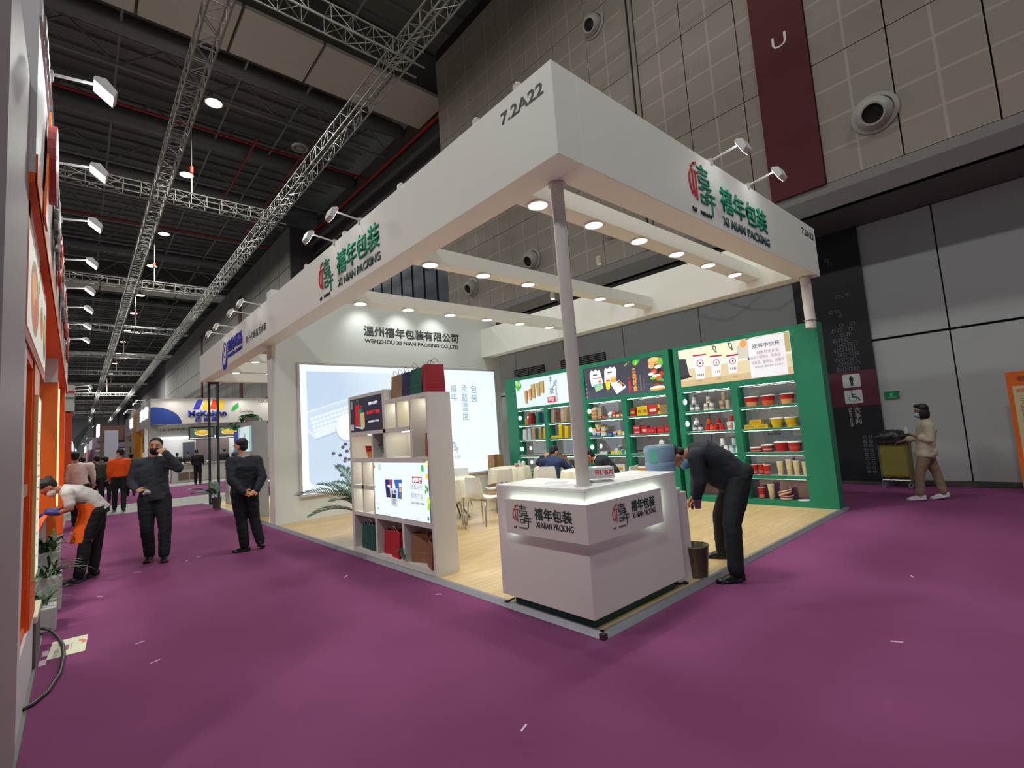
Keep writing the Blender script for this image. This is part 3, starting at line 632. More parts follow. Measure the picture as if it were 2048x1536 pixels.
for (pts, c) in (([(-4.31, 2.12), (-4.13, 2.12), (-4.16, 1.83), (-4.31, 1.82)], 'e0282e'), ([(-4.16, 2.12), (-4.10, 2.09), (-4.13, 1.83), (-4.18, 1.83)], 'b01c24'),
                 ([(-4.20, 2.05), (-4.05, 2.06), (-4.09, 1.80), (-4.19, 1.81)], '1c8a7c'), ([(-4.13, 2.0), (-4.0, 2.005), (-4.0, 1.815), (-4.07, 1.78), (-4.13, 1.80)], 'ecc88c'), ([(-4.31, 1.82), (-4.12, 1.80), (-4.07, 1.78), (-4.0, 1.815), (-4.0, 1.80), (-4.07, 1.765), (-4.31, 1.805)], 'e8e4e0')):
    P.p(pts, c)
P.line([(-4.27, 2.12), (-4.26, 2.18), (-4.22, 2.19), (-4.19, 2.18), (-4.19, 2.12)], .008, '8a8a8a').line([(-4.12, 2.06), (-4.11, 2.1), (-4.07, 2.1), (-4.06, 2.06)], .007, '6a8a8a')
P.obj('print', dc)
fP = fx(XF - .004)
text('加厚牛皮纸袋', fP, -3.86, -3.58, 2.09, 2.135, emi('f4f4f4', .8), dc, d=.004, bold=.04)
text('颜色规格齐全', fP, -3.92, -3.52, 1.965, 2.015, emi('e02830', .9), dc, d=.004, bold=.05)
text('可定制图案尺寸印刷', fP, -3.89, -3.57, 1.85, 1.878, emi('e8e8e8', .8), dc, d=.004, bold=.04)
text('规格齐全\n现货供应\n欢迎选购', fP, -4.455, -4.36, 1.765, 1.85, emi('d8d8d8', .8), dc, d=.004, bold=.02)
# lit screen
MB().box(XF - .004, .08, 2.40, 3.78, .622, 1.304).obj('screen_body', mat('c0c0c8', .4), dc)
P = Print(fx(XF - .004), .0008, 1.0)
P.p(rect(-3.78, -2.402, .624, 1.303), 'dfecf8')
P.p([(-3.47, 1.085), (-3.254, 1.09), (-3.30, .86), (-3.45, .86)], '30305e').p([(-3.36, 1.087), (-3.254, 1.09), (-3.28, .97), (-3.35, .97)], '8a4a7a').p(rect(-3.40, -3.33, .98, 1.02), 'e8e8f0').p([(-3.42, .99), (-3.36, .99), (-3.34, .9), (-3.40, .9)], '1e2248')
P.p([(-3.225, 1.088), (-3.02, 1.095), (-3.04, .857), (-3.136, .86)], '2c64b4').p(rect(-3.1, -3.03, 1.0, 1.05), 'e8dcc8').p(rect(-3.1, -3.03, .94, .985), 'd0a860').p(rect(-3.09, -3.035, .87, .925), '7c7260')
P.p([(-3.348, .978), (-3.125, .982), (-3.165, .75), (-3.32, .765)], 'c6ccd8').p(rect(-3.30, -3.19, .86, .91), '2a2c34').p(disc(-3.20, .94, .03, .02, 10), '3c60a0').p(disc(-3.28, .93, .02, .02, 8), '42464e').p(rect(-3.28, -3.2, .78, .85), '9aa4b0')
P.p(rect(-2.765, -2.545, 1.062, 1.14), '8c1e26')
for a, b_ in (((-2.82, 1.11), (-2.49, 1.11)), ((-2.49, 1.11), (-2.51, .862)), ((-2.51, .862), (-2.82, .862)), ((-2.82, .862), (-2.82, 1.11))): P.line([a, b_], .003, 'b0b4bc')
for (u, v, r, c) in ((-2.52, 1.24, .035, '48b868'), (-2.50, 1.22, .02, '70d080'), (-2.42, 1.29, .03, 'e8e08a'), (-2.43, 1.15, .03, 'f0c838'), (-2.46, 1.03, .02, '58b848'), (-2.43, 1.0, .025, '48a848'), (-2.47, .97, .02, '50b050'), (-2.42, .87, .035, 'c8e070'), (-2.42, .80, .03, '90d050'), (-2.44, .67, .02, '389858'), (-3.76, 1.25, .02, 'd07038'), (-3.76, .98, .012, '60b870'), (-3.71, .76, .012, '90a8a0'), (-3.69, .70, .015, '68b070')):
    P.p(disc(u, v, r, r * 1.2, 10), c)
P.obj('picture', dc)
sG = emi('8a8e96', .9)
stroke_obj(LOGO_GRN + LOGO_RED, fP, -3.64, -3.55, 1.19, 1.28, 0, sG, dc, 'emblem', .004)
text('单层桶', fP, -2.755, -2.555, 1.07, 1.13, emi('ffffff', 1), dc, d=.004, bold=.03)
text('简单大气', fP, -2.80, -2.54, .985, 1.045, sG, dc, d=.004)
text('规格齐全', fP, -2.80, -2.53, .885, .95, sG, dc, d=.004)
text('可设计 多规格 可定制', fP, -2.81, -2.51, .815, .842, emi('50545a', .8), dc, d=.004, bold=.02)
# ---------------- goods builders ----------------
def paper_bag(x, y, z, rz, w, d, h, c, label, group, handle='6a4636', mesh_cache={}):
    """open paper bag: tapered body with folded rim and crease, two twisted handles"""
    t = thing('paper_bag', label, 'bag', (x, y, z), rz, group)
    m = mat(c, .75, var=.05, scale=18, bump=.15)
    mb = MB(); w2, d2 = w / 2, d / 2
    lv = [(0, 1, 1), (h * .33, .99, .98), (h * .345, 1.0, .93), (h * .6, .985, .86), (h, .97, .72)]
    vs = []
    for zz, sw, sd in lv: vs += [(-w2 * sw, -d2 * sd, zz), (0, -d2 * sd * (1.03 if zz < h else 1), zz), (w2 * sw, -d2 * sd, zz), (w2 * sw * (.93 if zz > h * .5 else .99), 0, zz), (w2 * sw, d2 * sd, zz), (0, d2 * sd, zz), (-w2 * sw, d2 * sd, zz), (-w2 * sw * (.93 if zz > h * .5 else .99), 0, zz)]
    fs = [(i * 8 + k, i * 8 + (k + 1) % 8, (i + 1) * 8 + (k + 1) % 8, (i + 1) * 8 + k) for i in range(len(lv) - 1) for k in range(8)] + [tuple(range(8))[::-1]]
    mb.add(vs, fs).obj('bag_body', m, t)
    if handle:
        for s in (-1, 1):
            yy = s * d2 * .7
            pts = [(-w * .2, yy, h * .93)] + [(-w * .2 * cos(a), yy * (1.1 + .5 * sin(a)), h + h * .2 * sin(a)) for a in [pi * k / 8 for k in range(9)]] + [(w * .2, yy, h * .93)]
            MB().tube(pts, .003, 5).obj('handle', mat(handle, .8), t)
    return t
def carton(x, y, z, rz, w, d, h, c, label, group=None, top=None, band=None, name='paper_box', cat='box', gable=False):
    t = thing(name, label, cat, (x, y, z), rz, group)
    MB().box(-d / 2, d / 2, -w / 2, w / 2, 0, h).obj('carton', mat(c, .5), t, bevel=.002)
    if top: MB().box(-d / 2 - .001, d / 2 + .001, -w / 2 - .001, w / 2 + .001, h * .72, h + .001).obj('lid', mat(top, .5), t)
    if band:
        mb = MB(); mb.box(-d / 2 - .0015, -d / 2, -w * .32, w * .32, h * .3, h * .62).obj('printed_label', mat(band, .5), t)
    if gable:
        MB().add([(-d / 2, -w / 2, h), (-d / 2, w / 2, h), (d / 2, w / 2, h), (d / 2, -w / 2, h), (0, -w * .32, h * 1.45), (0, w * .32, h * 1.45)], [(0, 1, 5, 4), (3, 4, 5, 2), (0, 4, 3), (1, 2, 5)]).obj('gable_lid', mat(top or c, .5), t)
        MB().box(-.004, .004, -w * .3, w * .3, h * 1.43, h * 1.62).obj('handle', mat(top or c, .5), t)
    return t
def cup(x, y, z, r0, r1, h, c, label, group=None, rim='f0eee8', band=None, b0=.25, b1=.6, lid=False, name='paper_cup', cat='cup', rot=None, inv=False):
    t = thing(name, label, cat, (x, y, z), 0, group)
    if inv: r0, r1 = r1, r0
    rr = lambda s: r0 + (r1 - r0) * s
    prof = [(0, .006 * 0), (r0 * .96, 0), (r0, .003), (rr(.5), h * .5), (r1, h)]
    if inv: prof += [(r1 * .95, h), (r1 * .9, h - .004), (0, h - .004)]
    else: prof += [(r1 * .93, h), (rr(.1) * .9, h * .1), (0, h * .1)]
    MB().lathe(prof, seg=20).obj('cup_wall', mat(c, .45), t, True)
    zr = .003 if inv else h
    MB().lathe([((r0 if inv else r1) * 1.0, zr - .008 if not inv else 0), ((r0 if inv else r1) * 1.05, zr - .003), ((r0 if inv else r1) * 1.05, zr + .004), ((r0 if inv else r1) * .93, zr + .005)], seg=20).obj('rim', mat(rim, .4), t, True)
    if band:
        n = 10; MB().lathe([(rr(b0) + .0012, h * b0), (rr(b1) + .0012, h * b1)], seg=20).obj('printed_band', mat(band, .5), t, True)
    if lid: MB().lathe([(r1 * 1.06, h - .004), (r1 * 1.06, h + .006), (r1 * .9, h + .012), (0, h + .012)], seg=20).obj('lid', mat(rim, .4), t, True)
    if rot: t.rotation_euler = rot
    return t
# ---------------- goods on the divider ----------------
ZT = 2.118
paper_bag(.19, 3.29, ZT, pi / 2, .25, .12, .31, '8e6f52', 'kraft paper bag on top of the divider, beside the poster step', 'bags on top of the divider')
paper_bag(.17, 3.13, ZT, pi / 2 + .1, .22, .10, .31, '8a6c56', 'second kraft paper bag on top of the divider, touching the navy bag', 'bags on top of the divider')
paper_bag(.17, 2.92, ZT, pi / 2, .26, .16, .31, '2c2e52', 'navy paper bag with rope handles on top of the divider', 'bags on top of the divider', '4a3c3c')
paper_bag(.17, 2.68, ZT, pi / 2, .27, .19, .32, '1d5a4c', 'dark green paper bag on top of the divider', 'bags on top of the divider', '5a3c34')
paper_bag(.19, 2.455, ZT, -.25, .24, .15, .335, '96222e', 'dark red paper bag at the end of the divider top', 'bags on top of the divider', '4a2c2c')
G2 = 'bags in the bottom cells of the divider'
paper_bag(.13, 4.22, .10, pi / 2, .26, .13, .34, '1f4f48', 'left dark green bag in the bottom cell of the divider', G2, 'c8c0b8')
paper_bag(.12, 4.05, .10, pi / 2, .26, .13, .35, '1d4c46', 'right dark green bag in the bottom cell of the divider', G2, 'c8c0b8')
paper_bag(.16, 3.60, .10, pi / 2 + .1, .24, .13, .31, 'a81f2c', 'left red bag in the middle bottom cell of the divider', G2, 'c8c0b8')
paper_bag(.14, 3.33, .10, pi / 2 - .12, .25, .18, .33, 'b4202c', 'right red bag behind the leaf in the middle bottom cell', G2, 'd8d0c8')
paper_bag(.18, 2.87, .10, pi / 2 + .3, .26, .14, .34, '8a6248', 'large kraft bag in the right bottom cell of the divider', G2, '8a7468')
paper_bag(.22, 2.62, .10, pi / 2, .2, .1, .33, '8a6850', 'kraft bag half hidden at the back of the right bottom cell', G2, '8a7468')
paper_bag(.12, 2.50, .10, pi / 2 - .35, .24, .15, .30, '86583f', 'front kraft bag in the right bottom cell near the end panel', G2, '8a7468')
paper_bag(.17, 2.52, 1.367, pi / 2, .2, .09, .28, '9a6a52', 'kraft bag in the tall right cell of the divider', None, None)
paper_bag(.13, 2.44, 1.367, pi / 2, .2, .06, .285, '9c1c34', 'narrow crimson bag in the tall right cell of the divider', None, '5a2c2c')
cup(.19, 4.06, 1.367, .11, .145, .17, 'c8261a', 'red food tub with yellow noodle print in the divider cell under the poster', None, band='d89a40', b0=.02, b1=.5, name='food_tub', cat='tub')
carton(.16, 4.20, .988, 0, .04, .06, .07, '7a5050', 'tiny reddish box standing in a small divider cell')
def plant_small(x, y, z, label, s=1):
    t = thing('potted_plant', label, 'plant', (x, y, z)); rg = random.Random(5)
    MB().lathe([(0, 0), (.03 * s, 0), (.04 * s, .06 * s), (.035 * s, .06 * s), (0, .05 * s)], seg=14).obj('pot', mat('d8d8d4', .4), t, True)
    for k in range(10):
        a = rg.random() * 6.28; L = (.08 + rg.random() * .07) * s; e = rg.uniform(.3, 1.1)
        leaf_part(t, (0, 0, .06 * s), a, e, L, .028 * s)
    return t
LEAFM = mat('23503a', .45, var=.12, scale=12)
def leaf_part(t, p, a, e, L, w, m=None, nm='leaf', curl=.5):
    vs = []; n = 4
    d = Vector((cos(a), sin(a), 0)); sd = Vector((-sin(a), cos(a), 0)); q = Vector(p); el = e
    for i in range(n + 1):
        ww = w * (.15 + sin(pi * min(1, (i + .35) / (n + .35))) * .5)
        vs += [q + sd * ww + Vector((0, 0, .1 * ww)), q - sd * ww + Vector((0, 0, .1 * ww))]
        q = q + (d * cos(el) + Vector((0, 0, 1)) * sin(el)) * (L / n); el -= curl
    fs = [(2 * i, 2 * i + 1, 2 * i + 3, 2 * i + 2) for i in range(n)]
    return MB().add(vs, fs).obj(nm, m or LEAFM, t)
plant_small(.14, 3.62, 1.367, 'small dark green plant in the narrow divider cell', 1.7)
plant_small(.10, 3.16, .10, 'small broad leaved plant in front of the red bags', 1.6)
# ---------------- three green shelf units ----------------
GM = mat('1c7c5c', .5, var=.03); GMI = mat('178059', .5, var=.02)
GLASS = bpy.data.materials.new('clear_pane'); GLASS.use_nodes = True
nt = GLASS.node_tree; nt.nodes.clear(); o_ = nt.nodes.new('ShaderNodeOutputMaterial'); mx = nt.nodes.new('ShaderNodeMixShader'); tr = nt.nodes.new('ShaderNodeBsdfTransparent'); gl = nt.nodes.new('ShaderNodeBsdfGlossy')
gl.inputs['Roughness'].default_value = .02; tr.inputs[0].default_value = (.86, .88, .88, 1); mx.inputs[0].default_value = .18
nt.links.new(tr.outputs[0], mx.inputs[1]); nt.links.new(gl.outputs[0], mx.inputs[2]); nt.links.new(mx.outputs[0], o_.inputs[0])
XS, XE = 5.87, 6.13
ROWS = [(1.735, 2.105), (1.345, 1.692), (.935, 1.308), (.545, .885), (.125, .48)]
def shelf_unit(y0, y1, c1, c2, pic, label):
    """c1 = right column (small y), c2 = left column (large y)"""
    t = thing('shelf_unit', label, 'shelf', (0, 0, 0), group='green display shelf units')
    B = lambda a, b_, z0, z1, nm, x0=XS, m=GM: MB().box(x0, XE, a, b_, z0, z1).obj(nm, m, t)
    B(y0, c1[0], .036, 3.02, 'side_panel'); B(c2[1], y1, .036, 3.02, 'side_panel'); B(c1[0], c2[1], pic[3], 3.02, 'top_rail'); B(c1[0], c2[1], 2.105, pic[2], 'middle_rail')
    MB().box(XS, XE, c1[1], c2[0], .036, 2.105).obj('divider_post', GM, t)
    for cc in (c1, c2):
        B(cc[0], cc[1], .036, ROWS[4][0], 'base_board')
        for (za, zb), (zc, zd) in zip(ROWS[1:], ROWS[:-1]):
            B(cc[0], cc[1], zb, zc - .003, 'shelf_board'); MB().box(XS + .002, XE, cc[0], cc[1], zc - .003, zc).obj('shelf_liner', mat('b4c0ba', .4, var=0), t)
        for za, zb in ROWS:
            MB().box(XS + .02, XS + .028, cc[0] + .03, cc[1] - .03, zb - .003, zb).obj('led_strip', emi('ffffff', 18), t)
        MB().add([(XE - .012, cc[0], .036), (XE - .012, cc[1], .036), (XE - .012, cc[1], 2.105), (XE - .012, cc[0], 2.105)], [(0, 1, 2, 3)]).obj('glass_back', GLASS, t)
    MB().box(XS + .012, XE, pic[0] - .0, pic[1], pic[2], pic[3]).obj('sign_box', mat('202428', .5), t)
    return t
U3 = shelf_unit(0.0, 2.56, (.41, 1.375), (1.49, 2.452), (.41, 2.45, 2.22, 2.945), 'right green shelf unit with paper cup picture sign')
U2 = shelf_unit(2.66, 5.0, (2.80, 3.775), (3.89, 4.885), (2.80, 4.87, 2.205, 2.92), 'middle green shelf unit with burger picture sign')
U1 = shelf_unit(5.10, 7.72, (5.22, 6.175), (6.295, 7.30), (5.22, 7.305, 2.19, 2.93), 'left green shelf unit with kraft bag picture sign')
for U, y, zs in ((U1, 7.297, (1.93, 1.10, .72)), (U2, 4.882, (1.93, 1.5, 1.10)), (U3, 2.449, (1.93, 1.5))):
    for z in zs:
        MB().lathe([(0, .012), (.045, .012), (.05, .006), (.05, 0), (0, 0)], (0, 0, 0), 20).obj('puck_light', emi('ffffff', 10), U).matrix_local = Matrix.Translation((5.96, y, z)) @ Matrix.Rotation(pi / 2, 4, 'X')
# picture signs
E1 = .8
fS = fx(XS + .012)
def quad_cup(P, a, c, logo='9c2a3a'):
    (x0, z0), (x1, z1), (x2, z2), (x3, z3) = a
    P.p(N(a), c)
    P.p(N([(x0, z0), (x1, z1), (x1 + .005, z1 - .03), (x0 - .005, z0 - .03)]), 'b03040')
    cy, cz = (x0 + x1) / 2, z0 - (z0 - z3) * .37; r = abs(x0 - x1) * .27
    P.p(disc(-cy, cz, r, n=18), logo).p(disc(-cy, cz, r * .8, n=18), c).p(disc(-cy, cz, r * .66, n=18), logo).p(disc(-cy, cz, r * .58, n=18), c).p(disc(-cy, cz, r * .25, n=8), '4a3a3a')
    w = abs(x3 - x2)
    for k in range(4):
        u = -x3 + w * (.15 + .23 * k); zz = z3 + .06
        P.p([(u, zz), (u + w * .14, zz), (u + w * .02, zz + .04), (u + w * .14, zz + .04)], '8a2a34' if k % 2 else '2a2a2e')
P = Print(fS, .001, E1)
P.p(rect(-2.45, -.41, 2.22, 2.945), 'e6e4d0').p(rect(-2.45, -.41, 2.22, 2.56), 'd8c8a4').p(rect(-2.45, -.41, 2.22, 2.34), 'ccb48a')
P.p(rect(-2.38, -2.2, 2.62, 2.94), 'f0ecd4').p(rect(-1.95, -1.4, 2.62, 2.9), 'ecebc8').p(rect(-2.3, -1.5, 2.56, 2.62), 'f4f0e0').p(rect(-.7, -.42, 2.6, 2.93), 'b8a878').p(rect(-.6, -.5, 2.6, 2.9), 'e8c858').p(rect(-1.13, -1.06, 2.55, 2.94), '50566a').p(rect(-.95, -.85, 2.75, 2.93), '8a8ea0')
P.p([(-1.3, 2.6), (-1.06, 2.6), (-1.10, 2.92), (-1.2, 2.94), (-1.3, 2.8)], 'ccc8b8').p(disc(-1.18, 2.86, .06, .07, 12), 'e8a050')
for u in (-1.75, -1.45): P.line([(u, 2.94), (u + .02, 2.85), (u + .07, 2.78), (u + .06, 2.9), (u, 2.92)], .016, '40444c')
P.p([(-2.45, 2.78), (-2.3, 2.76), (-2.26, 2.44), (-2.45, 2.42)], '3c3c42').p([(-2.45, 2.44), (-2.26, 2.44), (-2.2, 2.40), (-2.45, 2.36)], '2a2a30')
quad_cup(P, [(2.152, 2.81), (1.881, 2.80), (1.96, 2.335), (2.12, 2.335)], 'f4f6f6'); quad_cup(P, [(1.818, 2.744), (1.585, 2.735), (1.655, 2.35), (1.795, 2.35)], 'f4f6f6'); quad_cup(P, [(1.508, 2.705), (1.285, 2.70), (1.345, 2.37), (1.48, 2.37)], 'f4f6f6')
P.p(rect(-1.10, -.50, 2.23, 2.925), 'e4e2e8')
P.obj('sign_face', U3)
text('双层中空杯', fS, -1.03, -.57, 2.74, 2.82, emi('3a3434', .8), U3, d=.012, bold=.01)
g_ = emi('9a6a78', .8)
text('规格尺寸齐全', fS, -.97, -.60, 2.63, 2.69, g_, U3, d=.012); text('适用于咖啡店、奶茶店', fS, -1.08, -.58, 2.55, 2.61, g_, U3, d=.012); text('快餐店、披萨店、西餐厅', fS, -1.07, -.53, 2.46, 2.52, g_, U3, d=.012); text('加厚纸质 精品品质 安全放心', fS, -1.02, -.55, 2.395, 2.43, emi('6a6a70', .8), U3, d=.012)
for u in (-2.1, -1.74, -1.42): text('三层杯', fS, u, u + .1, 2.28, 2.31, emi('7a6448', .8), U3, d=.012)
P = Print(fS, .001, E1)
P.p(rect(-4.87, -2.80, 2.205, 2.92), '40404e').p(rect(-4.87, -2.80, 2.205, 2.4), '484a5c')
P.p(N([(4.711, 2.80), (4.66, 2.865), (4.6, 2.83), (4.54, 2.87), (4.48, 2.82), (4.44, 2.85), (4.405, 2.80), (4.35, 2.555), (4.394, 2.478), (4.684, 2.49), (4.719, 2.70)]), 'eef0ee').p(rect(-4.62, -4.50, 2.73, 2.755), '24262c').p(rect(-4.70, -4.37, 2.655, 2.67), 'c84040').p(disc(-4.44, 2.58, .04, .03, 10), 'c85848')
P.p(N([(4.288, 2.80), (4.25, 2.86), (4.19, 2.83), (4.13, 2.87), (4.06, 2.84), (4.0, 2.86), (3.965, 2.80), (3.977, 2.551), (4.061, 2.5), (4.311, 2.53)]), 'eef0f0').p(rect(-4.20, -4.08, 2.735, 2.765), '24262c').p(disc(-4.06, 2.58, .09, .07, 14), 'e0a050').p(disc(-4.07, 2.62, .05, .03, 10), 'e8c860')
P.p(N([(4.613, 2.524), (4.386, 2.55), (4.35, 2.411), (4.578, 2.352)]), 'a8d098').p(N([(4.613, 2.524), (4.386, 2.55), (4.43, 2.47), (4.60, 2.45)]), '78c0c8').p(disc(-4.50, 2.50, .03, .02, 8), 'f0d040')
P.p(N([(4.28, 2.55), (4.22, 2.58), (4.153, 2.56), (4.173, 2.391), (4.23, 2.36), (4.274, 2.402)]), 'f0d828').p(disc(-4.23, 2.57, .03, .025, 8), 'd04838').p(disc(-4.18, 2.57, .025, .025, 8), 'e05838')
P.p(N([(4.15, 2.491), (3.909, 2.543), (3.744, 2.403), (3.76, 2.36), (4.0, 2.243), (4.02, 2.28)]), 'f2f4f2').p(N([(3.97, 2.51), (3.90, 2.525), (3.76, 2.41), (3.82, 2.39)]), '5a3820').p(N([(3.94, 2.49), (3.90, 2.50), (3.83, 2.44), (3.87, 2.43)]), 'e0a040')
for u, v in ((4.05, 2.43), (4.0, 2.38), (3.95, 2.42), (4.02, 2.33)): P.p(disc(-u, v, .01, n=6), '607878')
for u, v, r, c in ((3.48, 2.87, .05, '58b830'), (3.42, 2.89, .05, '70d048'), (3.37, 2.91, .035, '48a830'), (3.45, 2.84, .03, '8ae060'), (3.72, 2.84, .02, '80b840'), (3.68, 2.87, .02, '98c850'), (3.62, 2.90, .015, '88b848'), (4.83, 2.25, .02, '58b848'), (4.83, 2.35, .02, 'd05040'), (4.84, 2.45, .015, 'd8d8c8'), (4.83, 2.55, .012, '90a080')): P.p(disc(-u, v, r, r * 1.2, 9), c)
for (u, v, ru, rv, c) in ((3.0, 2.83, .15, .08, 'd8a058'), (3.02, 2.86, .12, .05, 'ecc078'), (3.08, 2.74, .07, .06, 'e0b070'), (2.86, 2.79, .06, .09, '78b840'), (2.93, 2.70, .08, .04, 'f0ece0'), (3.02, 2.62, .08, .045, 'c84838'), (2.90, 2.62, .06, .05, '3a2020'), (3.04, 2.60, .06, .03, 'e07058'), (3.10, 2.57, .07, .03, 'ece8e4'), (2.86, 2.55, .05, .05, 'c03428'), (2.98, 2.52, .10, .035, 'ecdcd0'), (3.06, 2.48, .07, .03, '70c040'), (2.93, 2.47, .07, .04, 'd85838'), (2.9, 2.42, .08, .04, '58a838'), (2.97, 2.37, .12, .05, '5a3c30'), (3.0, 2.34, .08, .03, '7a5440'), (2.98, 2.27, .18, .045, 'f0e0bc'), (2.98, 2.25, .18, .03, 'd8a058'), (2.98, 2.285, .15, .025, 'f8f0dc')):
    P.p(disc(-u, v, ru, rv, 14), c)
P.obj('sign_face', U2)
text('各类纸盒', fS, -3.555, -3.445, 2.26, 2.76, emi('e89838', .95), U2, vertical=True, d=.012, bold=.03)
text('厂家直销', fS, -3.665, -3.61, 2.25, 2.57, emi('d82838', .95), U2, vertical=True, d=.012, bold=.05)
text('食品级纸盒定制', fS, -3.378, -3.345, 2.26, 2.59, emi('b09058', .9), U2, vertical=True, d=.012); text('环保安全可降解', fS, -3.292, -3.275, 2.28, 2.51, emi('a08450', .9), U2, vertical=True, d=.012)
P = Print(fS, .001, E1)
P.p(rect(-7.305, -5.22, 2.19, 2.93), 'dcecf4')
for u, v, r, c in ((7.22, 2.80, .08, '40a828'), (7.18, 2.86, .07, '68c848'), (7.14, 2.78, .07, '388c28'), (7.20, 2.72, .06, '58b840'), (7.24, 2.84, .05, '98dc78'), (7.15, 2.82, .04, 'a8e090')): P.p(disc(-u, v, r, r * 1.25, 11), c)
for (a, b_, v0, v1) in ((6.39, 6.21, 2.50, 2.81), (6.52, 6.36, 2.44, 2.78), (6.72, 6.54, 2.40, 2.77), (6.82, 6.68, 2.36, 2.66), (6.99, 6.85, 2.29, 2.63)):
    P.p(N([(a, v1), (b_, v1 + .01), (b_ + .01, v0 + .02), (a - .03, v0)]), 'c0a264').p(N([(b_ + .045, v1 + .005), (b_, v1 + .01), (b_ + .01, v0 + .02), (b_ + .055, v0 - .03)]), '927644')
P.p(rect(-6.88, -6.83, 2.38, 2.62), 'c03c38').p(rect(-6.72, -6.68, 2.45, 2.66), 'c03c38').p(rect(-6.13, -5.85, 2.24, 2.385), 'cc2c40')
P.obj('sign_face', U1)
ik = emi('4a4a50', .8)
text('牛', fS, -6.03, -5.93, 2.70, 2.90, ik, U1, d=.012, shear=.2); text('皮', fS, -5.90, -5.74, 2.63, 2.79, ik, U1, d=.012, shear=.2); text('纸', fS, -6.03, -5.87, 2.45, 2.64, ik, U1, d=.012, shear=.2); text('打包袋', fS, -5.84, -5.75, 2.24, 2.60, ik, U1, vertical=True, d=.012, shear=.2)
text('源口\n平牛', fS, -6.10, -5.89, 2.26, 2.37, emi('f8e8e8', .9), U1, d=.012, bold=.03)
# ---- goods on the shelves: Y = board position, rows indexed from the top ----
def zr(r): return ROWS[r][0] + .001
XG = 5.99
grp = 'cups on the right green shelf unit'
def pyramid(y, r, cA, cB, cT, what, band=None, rim='e8e8e4', h=.13):
    side = 'left'
    cup(XG, y + .055, zr(r), .036, .047, h, cA, what + ', left one below', grp, rim, band, inv=True)
    cup(XG, y - .055, zr(r), .036, .047, h, cB, what + ', right one below', grp, rim, band, inv=True)
    cup(XG, y, zr(r) + h + .004, .034, .044, h * .95, cT, what + ', standing on the other two', grp, rim, band, inv=True)
pyramid(2.28, 0, '8a8c90', '8a8c90', 'b8babc', 'grey and white striped paper cup in the top left bay', 'e4e4e4')
cup(XG, 2.28, zr(0) + .262, .026, .034, .08, '7c7e84', 'small grey striped cup at the very top of the pyramid', grp, 'e8e8e4', inv=True)
pyramid(1.99, 0, 'e6e4de', 'e6e4de', 'd4cfc4', 'white paper cup with brown print in the top left bay', 'a89a84')
cup(XG, 1.73, zr(0), .045, .047, .15, 'c8b698', 'kraft coloured straight cup in the top left bay, left', grp, 'd8ccb8', '9c7458')
cup(XG, 1.62, zr(0), .040, .042, .15, 'c4b8a0', 'kraft coloured straight cup in the top left bay, right', grp, 'd8ccb8')
cup(XG, 1.68, zr(0) + .156, .040, .042, .15, 'b09c7c', 'kraft coloured cup standing on the two straight cups', grp, 'd0c0a4')
pyramid(2.26, 1, '56585c', '4c4e52', '9a9c9e', 'black and white patterned cup in the second left bay', 'd4d4d4')
cup(XG, 2.06, zr(1), .036, .045, .12, 'c02418', 'red cup left of the orange one in the second left bay', grp, inv=True); cup(XG, 1.97, zr(1), .036, .045, .12, 'd04820', 'orange cup with white dot in the second left bay', grp, inv=True, band='dc7050'); cup(XG, 2.02, zr(1) + .124, .034, .042, .10, 'd84c1c', 'orange cup standing on the red and orange cups', grp, '2a2a2c', inv=True)
pyramid(1.83, 1, 'c8201c', 'c8201c', 'c8201c', 'plain red cup in the second left bay', None, 'ece8e4', .11)
cup(XG, 1.63, zr(1), .046, .048, .14, 'e4e2dc', 'white cup with pink print in the second left bay', grp, band='d89a8c'); cup(XG, 1.53, zr(1), .040, .044, .14, 'e0e0de', 'plain white cup beside the pink printed one', grp); cup(XG, 1.58, zr(1) + .144, .036, .042, .11, 'c42420', 'red cup standing on two white cups', grp, inv=True)
pyramid(1.58, 2, '9cc4cc', '8cc0cc', 'a8ccd2', 'pale blue cup behind the bending man', 'c8dee0')
pyramid(1.80, 2, 'dcdad6', 'dcdad6', 'e2e0dc', 'white cup behind the bending man')
g3 = 'red and yellow food tubs on the right green shelf unit'
for y, lab, b_ in ((1.19, 'red food tub with food photo, left of three in the top right bay', 'd8a468'), (.915, 'red food tub with orange print in the middle of the top right bay', 'd86438'), (.60, 'red food tub with food photo, right of three in the top right bay', 'd8a468')):
    cup(XG, y, zr(0), .083, .112, .165, 'bc221e', lab, g3, band=b_, b0=.03, b1=.5, lid=True, name='food_tub', cat='tub')
for y, z, lab in ((1.25, 0, 'yellow flat carton, bottom left of the small stack'), (1.045, 0, 'yellow flat carton, bottom right of the small stack'), (1.145, .078, 'yellow flat carton lying on top of the stack')):
    carton(XG, y, zr(1) + z, 0, .2, .12, .072, 'd0ac1e', lab, 'yellow cartons', band='b08a18')
carton(XG + .05, 1.24, zr(1) + .074, 0, .1, .06, .03, 'd8d4cc', 'thin white carton behind the yellow cartons')
for y, lab, b_ in ((.81, 'yellow food tub, left of two in the second right bay', None), (.58, 'yellow food tub with red seal, right of two in the second right bay', 'd8a020')):
    cup(XG, y, zr(1), .075, .10, .155, 'd8bc1c', lab, g3, band=b_, lid=True, name='food_tub', cat='tub')
cup(XG, 1.20, zr(2), .085, .105, .075, 'b82c2c', 'shallow red bowl with white loops in the third right bay', g3, band='e0d4d0', b0=.2, b1=.45, lid=True, name='food_bowl', cat='bowl')
cup(XG, 1.01, zr(2), .078, .098, .115, 'b43430', 'red bowl with white lettering band in the third right bay', g3, band='d8c0bc', b0=.3, b1=.5, lid=True, name='food_bowl', cat='bowl')
